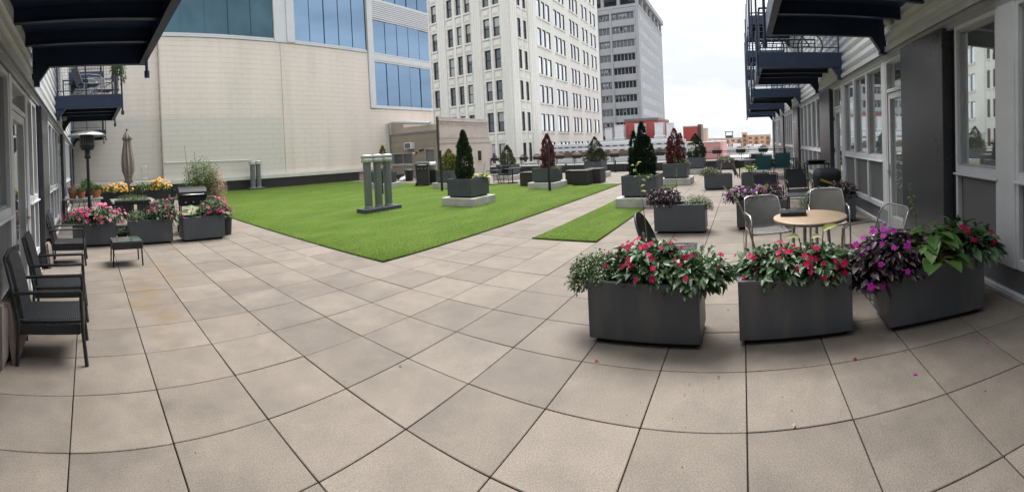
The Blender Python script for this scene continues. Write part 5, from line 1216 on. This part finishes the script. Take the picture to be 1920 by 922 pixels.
t = thing('ribbed_pot', 'ribbed black pot at the right end of the left planter row', 'pot', (2.0, 7.28, 0))
MB().lathe([(0, 0), (.135, 0), (.165, .36), (.175, .36), (.175, .385), (.15, .385), (.14, .33), (0, .33)], 48, smooth=False, wob=lambda a, z: 1+(.025 if z < .35 else 0)*(1 if math.sin(24*a) > 0 else -1)).build('pot', M_['darkpot'], t)
n = 260; p, d = mound(n, (0, 0, .46), (.17, .17, .16), .2, -.2); leaf_obj('foliage', p, d+rng.normal(0, .4, (n, 3)), .07, .03, LM['imp'], np.clip(rng.normal(.3, .2, n), 0, .6), t)['kind'] = 'stuff'; bloom(t, 'rose', 9, (0, 0, .46), (.2, .2, .2), .028, 0, 1, FL)
t = thing('plant_cage', 'thin wire plant support standing in the marigold trough', 'plant support', (.75, 11.55, .8)); mb = MB()
for k in range(3): mb.tube([(.12*math.cos(k*2.1), .08*math.sin(k*2.1), 0), (.16*math.cos(k*2.1), .1*math.sin(k*2.1), .85)], .004, 4)
for z in (.45, .84): mb.tube([(.155*math.cos(a*.785), .1*math.sin(a*.785), z) for a in range(9)], .004, 4)
mb.build('wire', M_['steel'], t)
# vent pipes
def vents(label, x, y, n, sp, r, h, base_, rz=0):
    t = thing('vent_stack', label, 'vent pipes', (x, y, 0), rz); w = (n-1)*sp
    MB().box(-w/2-.30, w/2+.34, -.20, .20, 0, base_, .01).build('curb', M_['planter2'], t)
    for k in range(n):
        u = -w/2+k*sp; p_ = MB().lathe([(r, base_), (r, h-.22)], 22, (u, 0, 0)).lathe([(r+.012, base_), (r+.012, base_+.05), (r, base_+.055)], 22, (u, 0, 0)).build('pipe', M_['vent'], t)
        MB().lathe([(r*.9, h-.24), (r*1.32, h-.22), (r*1.38, h-.21), (r*1.38, h-.12), (r*1.33, h-.115), (r*1.33, h-.10), (r*1.45, h-.095), (r*1.45, h-.035), (r*1.3, h-.01), (r*.7, h), (0, h+.002)], 24, (u, 0, 0)).build('cap', M_['ventcap'], p_)
        MB().box(u-.004, u+.004, -r-.004, -r+.01, base_+.06, h-.25).build('seam', M_['vent'], p_)
vents('three grey green vent pipes on one dark curb on the lawn', 6.82, 7.62, 3, .385, .116, 1.68, .13)
vents('pair of pale vent pipes at the far wall', 8.45, 20.55, 2, .36, .15, 1.68, .12)
# ================================================================== FAR TERRACE
def light_post(label, x, y, h, cat='post'):
    t = thing('light_post', label, cat, (x, y, 0), 0, 'slim black posts'); MB().box(-.045, .045, -.045, .045, 0, .02).build('base_plate', M_['black'], t)
    MB().box(-.04, .04, -.04, .04, .0201, h, .006).build('shaft', M_['black'], t); MB().box(-.042, .042, -.042, .042, h+.001, h+.03, .006).build('cap', M_['black'], t)
light_post('slim black post on the lawn in front of the rust red conifer', 12.82, 5.13, 1.75); light_post('slim black post on the lawn in front of the shed corner', 12.18, 9.86, 1.70)
light_post('short black bollard in front of the parapet railing', 22.0, 5.45, .68, 'bollard'); light_post('short black bollard behind the wicker bins', 20.5, 7.9, .62, 'bollard'); light_post('thin black post behind the vent pipes', 10.3, 11.55, .95)
def wicker_bin(label, x, y, s=.72, h=.60):
    t = thing('wicker_ottoman', label, 'ottoman', (x, y, 0), 0, 'dark wicker ottomans'); MB().box(-s/2, s/2, -s/2, s/2, .03, h-.05, .02).build('body', M_['brownwicker'], t); MB().box(-s/2-.01, s/2+.01, -s/2-.01, s/2+.01, h-.049, h, .015).build('lid', M_['brownwicker'], t)
    MB().box(-s/2+.04, s/2-.04, -s/2+.04, s/2-.04, 0, .0299).build('foot', M_['rubber'], t)
wicker_bin('dark wicker ottoman left of the rust red conifer planter', 14.85, 7.05); wicker_bin('dark wicker ottoman just right of the rust red conifer planter', 15.5, 5.25, .62); wicker_bin('large dark wicker ottoman at the lawn edge', 15.1, 4.72, .70, .62); wicker_bin('dark wicker ottoman behind the large one at the lawn edge', 15.95, 4.45, .7, .63)
sling_chair('sling_chair', 'small dark chair behind the arborvitae nearest the vent pipes', 15.2, 9.25, 2.4, 'blksling', back=.82); sling_chair('sling_chair', 'second small dark chair right of the arborvitae nearest the vent pipes', 16.2, 9.5, 1.0, 'blksling', back=.82)
t = thing('patio_table', 'low dark table beside the small far chairs', 'table', (16.0, 8.7, 0)); MB().cyl(0, 0, .68, .71, .45, 24).build('tabletop', M_['black'], t); MB().cyl(0, 0, .03, .68, .03, 10).build('pedestal', M_['black'], t); MB().cyl(0, 0, 0, .03, .26, 20).build('base', M_['black'], t)
t = thing('rubbish_bin', 'dark round rubbish bin in front of the shed', 'bin', (16.6, 16.4, 0)); MB().lathe([(0, 0), (.22, 0), (.27, .60), (.29, .60), (.29, .64), (.25, .64), (.24, .55), (0, .5)], 24).build('body', M_['binplastic'], t)
MB().lathe([(.30, .63), (.30, .67), (.26, .70), (0, .73)], 24).build('lid', M_['binplastic'], t)
for s_ in (-1, 1): MB().tube([(s_*.28, -.06, .5), (s_*.33, -.05, .53), (s_*.33, .05, .53), (s_*.28, .06, .5)], .012, 6).build('handle', M_['binplastic'], t)
t = thing('kettle_grill', 'black kettle grill between the bin and the dark cabinet grill', 'grill', (16.9, 15.75, 0)); MB().lathe([(0, .55), (.12, .57), (.22, .64), (.27, .75), (.28, .80), (.27, .85), (.21, .97), (.10, 1.03), (0, 1.04)], 24).build('kettle', M_['black'], t)
for k in range(3): MB().tube([(.18*math.cos(k*2.1), .18*math.sin(k*2.1), .62), (.30*math.cos(k*2.1), .30*math.sin(k*2.1), 0)], .012, 6).build('leg', M_['steel'], t)
MB().tube([(-.04, 0, 1.03), (-.04, 0, 1.08), (.04, 0, 1.08), (.04, 0, 1.03)], .01, 6).build('handle', M_['black'], t)
def bag(label, x, y, s, m='whiteplastic'):
    t = thing('plastic_bag', label, 'bag', (x, y, 0), random.random()*3, 'white bags by the shed')
    MB().lathe([(0, 0), (.8*s, .0), (1.0*s, .25*s), (.95*s, .6*s), (.6*s, .95*s), (.18*s, 1.15*s), (.25*s, 1.35*s), (.1*s, 1.38*s)], 24, wob=lambda a, z: 1+.13*math.sin(5*a+z*9)+.08*math.sin(11*a-z*15)).build('sack', M_[m], t)
bag('white plastic bag left of the rubbish bin', 16.6, 17.0, .20); bag('smaller white plastic bag leaning by the rubbish bin', 16.3, 16.75, .15); bag('white plastic bag at the back by the shed wall', 17.2, 17.4, .22); bag('low white bag at the left end of the pile', 16.6, 17.75, .17)
t = thing('storage_crate', 'dark open crate behind the white bags', 'crate', (17.6, 18.1, 0)); MB().box(-.3, .3, -.35, -.32, 0, .32).box(-.3, .3, .32, .35, 0, .32).box(-.3, -.27, -.319, .319, 0, .32).box(.27, .3, -.319, .319, 0, .32).build('side', M_['darkpot'], t); MB().box(-.27, .27, -.319, .319, .01, .03).build('bottom', M_['darkpot'], t)
# window boxes on the railing
pos = [(14.13, 'leftmost'), (11.85, 'second from the left'), (10.85, 'third from the left'), (9.26, 'left of the bollard behind the wicker ottomans'), (8.09, 'just right of the rust red conifer'), (5.65, 'above the short bollard'), (2.9, 'right of the three-peaked arborvitae'), (.59, 'behind the farthest conifer on the strip'), (-.40, 'third from the right wall'), (-1.75, 'second from the right wall'), (-3.02, 'nearest the right wall')]
for k, (y, s_) in enumerate(pos):
    t = thing('railing_planter', 'small dark railing planter, '+s_, 'planter', (FX+.02, y, .86), 0, 'planters hung on the far railing')
    vs = [(-.10, -.24, 0), (.06, -.24, 0), (.06, .24, 0), (-.10, .24, 0), (-.13, -.29, .20), (.07, -.29, .20), (.07, .29, .20), (-.13, .29, .20)]
    MB().add(vs, [(0,3,2,1),(0,1,5,4),(1,2,6,5),(2,3,7,6),(3,0,4,7)]).box(-.14, .08, -.30, .30, .19, .21).build('box', M_['darkpot'], t)
    n = 160; p, d = mound(n, (-.03, 0, .24), (.10, .27, .13), .2, -.1); leaf_obj('foliage', p, d*[1, 1, .6]+rng.normal(0, .5, (n, 3))+[0, 0, .3], .085, .03, LM['dry' if k in (3, 4, 5, 8, 9) else 'dull'], np.clip(rng.normal(.4, .25, n), 0, .7), t)['kind'] = 'stuff'
    if k in (3, 5): bloom(t, 'palepink', 8, (-.03, 0, .26), (.1, .26, .13), .03, 0)
# ================================================================== RIGHT SIDE FURNITURE
t = thing('bistro_table', 'round tan bistro table among the silver mesh chairs', 'table', (3.60, -2.60, 0))
MB().lathe([(0, .712), (.40, .712), (.418, .716), (.422, .726), (.418, .737), (.405, .741), (0, .741)], 48).build('tabletop', M_['tabletop'], t); MB().lathe([(.395, .700), (.41, .700), (.41, .7118), (.395, .7118)], 40).build('rim', M_['frame2'], t)
for k in range(4):
    a = math.pi/4+k*H2+.3; MB().tube([(.20*math.cos(a), .20*math.sin(a), .71), (.22*math.cos(a), .22*math.sin(a), .4), (.30*math.cos(a), .30*math.sin(a), 0)], .02, 10).build('leg', M_['steel'], t)
t = thing('folded_case', 'closed black case lying on the bistro table', 'case', (3.72, -2.42, .7415), 1.45)
MB().box(-.15, .15, -.10, .10, .0, .028, .01).box(-.05, .05, -.115, -.1005, .004, .026, .004).build('bottom_shell', M_['black'], t); MB().box(-.148, .148, -.098, .098, .0285, .052, .01).build('lid', M_['black'], t)
MB().box(-.06, .06, -.075, .075, .0525, .058, .004).build('cover_plate', M_['rubber'], t)
def mesh_chair(label, x, y, rz, key_='mesh', back=.84):
    """steel mesh shell on a tube frame with looped arms, facing +X"""
    t = thing('mesh_chair', label, 'chair', (x, y, 0), rz, 'mesh chairs round the bistro table'); hw = .255; prof = []
    for i in range(19):
        s = i/18
        if s < .5: q = s/.5; prof.append((.26-.46*q, .435-.03*math.sin(math.pi*q)))
        else: q = (s-.5)/.5; prof.append((-.20-.06*q-.09*q*q, .425+(back-.425)*q))
    g = [[(p[0]+.03*(2*j/8-1)**2*(1 if p[1] > .5 else 0), (-hw+2*hw*j/8)*(1-.10*(max(0, (p[1]-.6)/.24))**2), p[1]+.012*(2*j/8-1)**2-(.035*abs(2*j/8-1)**6 if i == 18 else 0)) for j in range(9)] for i, p in enumerate(prof)]
    o = MB().sheet(g, .005).build('shell', M_[key_], t); add = MB()
    rim = [g[i][0] for i in range(19)]+g[18][1:-1]+[g[i][8] for i in range(18, -1, -1)]+g[0][1:-1][::-1]+[g[0][0]]
    MB().tube(rim, .010, 6).build('rim', M_['steel'], t)
    for s_ in (-1, 1):
        y_ = s_*(hw+.02)
        MB().tube([(-.30, y_*.95, .62), (-.12, y_, .655), (.16, y_, .65), (.22, y_, .61), (.235, y_, .5), (.25, y_, .0)], .0135, 8).build('arm_leg', M_['steel'], t)
        MB().tube([(-.24, s_*hw*.96, .62), (-.22, s_*hw*.96, .40), (-.29, s_*hw, 0)], .0135, 8).build('leg', M_['steel'], t)
    MB().tube([(.20, -hw, .42), (.20, hw, .42)], .01, 6).tube([(-.2, -hw, .40), (-.2, hw, .40)], .01, 6).build('cross_bar', M_['steel'], t); return t
mesh_chair('silver mesh chair at the left of the bistro table, facing the camera', 4.42, -2.16, math.pi+.22)
mesh_chair('beige mesh chair behind the bistro table', 4.72, -3.04, math.pi-.12, 'beigemesh', .86)
mesh_chair('silver mesh chair at the right of the bistro table beside the wall', 3.20, -3.22, 1.85, 'mesh', .85)
# black wire chair
t = thing('wire_chair', 'black wire chair with a fan back behind the front left planter', 'chair', (3.55, -1.02, 0), -H2)
def arc(u): return (-.20-.22*(1), .0, 0)
mb = MB(); rimp = []
for k in range(17):
    a = math.pi*k/16; rimp.append((-.22-.17*math.sin(a)**.8, .27*math.cos(a), .42+.42*math.sin(a)**.7))
MB().tube(rimp, .015, 8).build('back_rim', M_['black'], t)
for k in range(1, 16):
    p = rimp[k]; MB().tube([(-.17, p[1]*.86, .425), ((p[0]-.17)/2-.03, p[1]*.95, (p[2]+.42)/2), p], .0085, 6).build('back_rod', M_['black'], t)
for k in range(13): MB().tube([(-.19, -.24+k*.04, .425), (.05, -.24+k*.04, .405), (.26, -.24+k*.04, .43)], .0075, 6).build('seat_rod', M_['black'], t)
MB().tube([(-.2, -.26, .425), (.26, -.26, .43), (.28, 0, .435), (.26, .26, .43), (-.2, .26, .425), (-.22, 0, .42), (-.2, -.26, .425)], .01, 8).build('seat_rim', M_['black'], t)
for s_ in (-1, 1): MB().tube([(-.12, s_*.24, .42), (-.30, s_*.27, .012), (.34, s_*.27, .012), (.16, s_*.24, .42)], .011, 8).build('sled_leg', M_['black'], t)
# black and teal chairs beyond
sling_chair('sling_chair', 'black sling chair facing the camera behind the purple planter', 7.75, -2.38, math.pi+.1, 'blksling', back=.86)
sling_chair('sling_chair', 'black sling chair next to the covered grill', 8.35, -3.10, math.pi+.02, 'blksling', back=.92)
t = thing('patio_table', 'small dark grey table in front of the black sling chairs', 'table', (7.62, -2.98, 0)); MB().box(-.24, .24, -.24, .24, .42, .445, .006).build('tabletop', M_['planter2'], t)
for sx in (-.2, .2):
    for sy in (-.2, .2): MB().box(sx-.012, sx+.012, sy-.012, sy+.012, 0, .42).build('leg', M_['black'], t)
sling_chair('sling_chair', 'tall teal sling chair at the left of the high table', 14.9, -2.58, .15, 'teal', back=1.02, w=.60); sling_chair('sling_chair', 'tall teal sling chair nearer the right wall', 15.7, -3.40, .05, 'teal', back=1.05, w=.60)
sling_chair('sling_chair', 'dark sling chair pushed under the far end of the high table', 17.9, -2.5, math.pi, 'blksling')
t = thing('patio_table', 'long dark table beyond the teal chairs', 'table', (16.9, -2.9, 0)); MB().box(-.45, .45, -1.25, 1.25, .715, .74, .006).build('tabletop', M_['black'], t)
for sx in (-.4, .4):
    for sy in (-1.2, 1.2): MB().box(sx-.02, sx+.02, sy-.02, sy+.02, 0, .714).build('leg', M_['black'], t)
t = thing('covered_grill', 'black covered grill tied with a yellow strap by the right wall', 'grill', (8.15, -3.72, 0)); n = 10
prof = [(.0, .30), (.10, .305), (.55, .29), (.74, .31), (.86, .29), (.915, .22), (.93, .10)]; vs = []
for z, r_ in prof:
    for k in range(32):
        a = k*math.pi/16; c, s = math.cos(a), math.sin(a); q = (abs(c)**6+abs(s)**6)**(-1/6)*(1+.02*math.sin(7*a+z*5)+.02*math.sin(13*a-z*9)); vs.append((r_*q*c*1.0, r_*q*s*.95, z))
fs = [(i*32+k, i*32+(k+1) % 32, (i+1)*32+(k+1) % 32, (i+1)*32+k) for i in range(len(prof)-1) for k in range(32)]+[tuple(range((len(prof)-1)*32, len(prof)*32))]
MB().add(vs, fs, True).build('cover', M_['blksling'], t); MB().box(-.336, -.326, -.27, .30, .50, .545, 0, Matrix.Rotation(.38, 4, 'X') @ Matrix.Translation((0, .15, .06))).build('strap', M_['tape'], t)
t = thing('side_table', 'low black tray table beside the covered grill', 'table', (9.6, -3.75, 0)); MB().box(-.3, .3, -.3, .3, .93, .96, .005).build('tabletop', M_['black'], t)
for sx in (-.27, .27):
    for sy in (-.27, .27): MB().box(sx-.012, sx+.012, sy-.012, sy+.012, 0, .93).build('leg', M_['black'], t)
t = thing('round_pan', 'round black pan on the tray table by the right wall', 'pan', (9.6, -3.75, .961)); MB().lathe([(0, 0), (.2, 0), (.26, .06), (.27, .07), (.25, .07), (.19, .015), (0, .012)], 24).build('pan', M_['black'], t)
# things on the balconies
sling_chair('balcony_chair', 'dark slatted chair on the left balcony behind the mesh railing', -.95, 9.7, .3, 'lowpanel', 'frame2', .92).location.z = 3.54
sling_chair('balcony_chair', 'second dark chair at the right of the left balcony', -.55, 10.7, -1.2, 'lowpanel', 'frame2', .92).location.z = 3.54
t = mound_plant('hanging_plant', 'leafy plant hanging over the rail of the left balcony', 'plant', (-.16, 9.15, 4.35), [((0, .1, 0), (.16, .5, .22), -1, 1), ((.08, -.2, -.2), (.10, .15, .35), -1, .5)], 'dill', .09, .04, 0, 500, stems=False)
t = thing('bicycle', 'bicycle parked on the right balcony behind the mesh railing', 'bicycle', (9.8, -3.2, 3.64), 1.3)
for x in (-.5, .5):
    w_ = MB().tube([(x+.32*math.cos(a*math.pi/12), 0, .33+.32*math.sin(a*math.pi/12)) for a in range(25)], .018, 6).build('wheel', M_['rubber'], t); mb = MB()
    for k in range(8): mb.tube([(x, 0, .33), (x+.31*math.cos(k*.785), 0, .33+.31*math.sin(k*.785))], .003, 3)
    mb.build('spokes', M_['steel'], w_)
MB().tube([(-.5, 0, .33), (-.15, 0, .80), (.35, 0, .82), (-.05, 0, .32), (-.5, 0, .33)], .016, 6).tube([(-.15, 0, .8), (-.05, 0, .32)], .016, 6).tube([(.5, 0, .33), (.33, 0, .95)], .015, 6).build('frame', M_['black'], t)
MB().tube([(.33, -.25, .98), (.33, 0, .97), (.33, .25, .98)], .012, 6).build('handlebar', M_['black'], t); MB().box(-.28, -.06, -.06, .06, .88, .92, .015).build('saddle', M_['black'], t)
# ================================================================== FALLEN LEAVES AND PETALS
dead_m = [unit_leaf('fallen_leaf', LM[k], lance, tt_, curl=.3) for k, tt_ in (('dry', .2), ('deadleaf', .5), ('imp', .4), ('deadleaf', .1))]
spots = [(.55, 2.05, 'on the pavers beyond the lawn corner'), (-.30, 4.3, 'on the pale left pavers'), (.30, 5.9, 'near the small table'), (.6, 5.2, 'on the stained pavers'), (-.15, 5.75, 'under the small table edge'), (1.75, -1.63, 'between the two front left planters'), (2.9, -1.66, 'in the gap behind the front planters'), (-.05, 3.1, 'on the ochre paver'), (1.25, -2.1, 'in front of the middle planter'), (1.1, .55, 'alone in the middle pavers')]
for x, y, s_ in spots:
    o = place_leaf(random.choice(dead_m), (x, y, .012), (random.gauss(0, 1), random.gauss(0, 1), .05), random.uniform(.025, .04), None, 'fallen_leaf', roll=.3); tag(o, 'small dry fallen leaf '+s_, 'leaf', 'litter on the pavers')
for x, y, key_, s_ in ((1.50, -2.95, 'magenta', 'magenta petal lying on the right foreground paver'), (1.62, -3.62, 'magenta', 'pale magenta petal near the right front planter'), (1.86, -.72, 'red', 'red petal in front of the left front planter'), (1.84, -2.62, 'red', 'small red petal before the middle front planter')):
    o = bpy.data.objects.new('fallen_petal', random.choice(BL_[key_])); COL.objects.link(o); o.location = (x, y, .006); o.scale = (.015,)*3; tag(o, s_, 'petal', 'litter on the pavers')
V = []; n = 260
P = np.stack([np.concatenate([rng.uniform(-1.1, 1.9, 150), rng.uniform(.8, 3.4, 60), rng.uniform(-1.7, 3, 50)]), np.concatenate([rng.normal(6.2, .45, 150), rng.uniform(-4.1, -.3, 60), rng.uniform(0, 5, 50)]), np.full(n, .003)], 1)
o = leaf_obj('leaf_litter', P, np.concatenate([rng.normal(0, 1, (n, 2)), np.full((n, 1), .1)], 1), rng.uniform(.006, .022, n), rng.uniform(.003, .009, n), LM['deadleaf'], np.clip(rng.normal(.3, .2, n), 0, .7), None); tag(o, 'tiny scattered leaf litter on the pavers', kind='stuff')
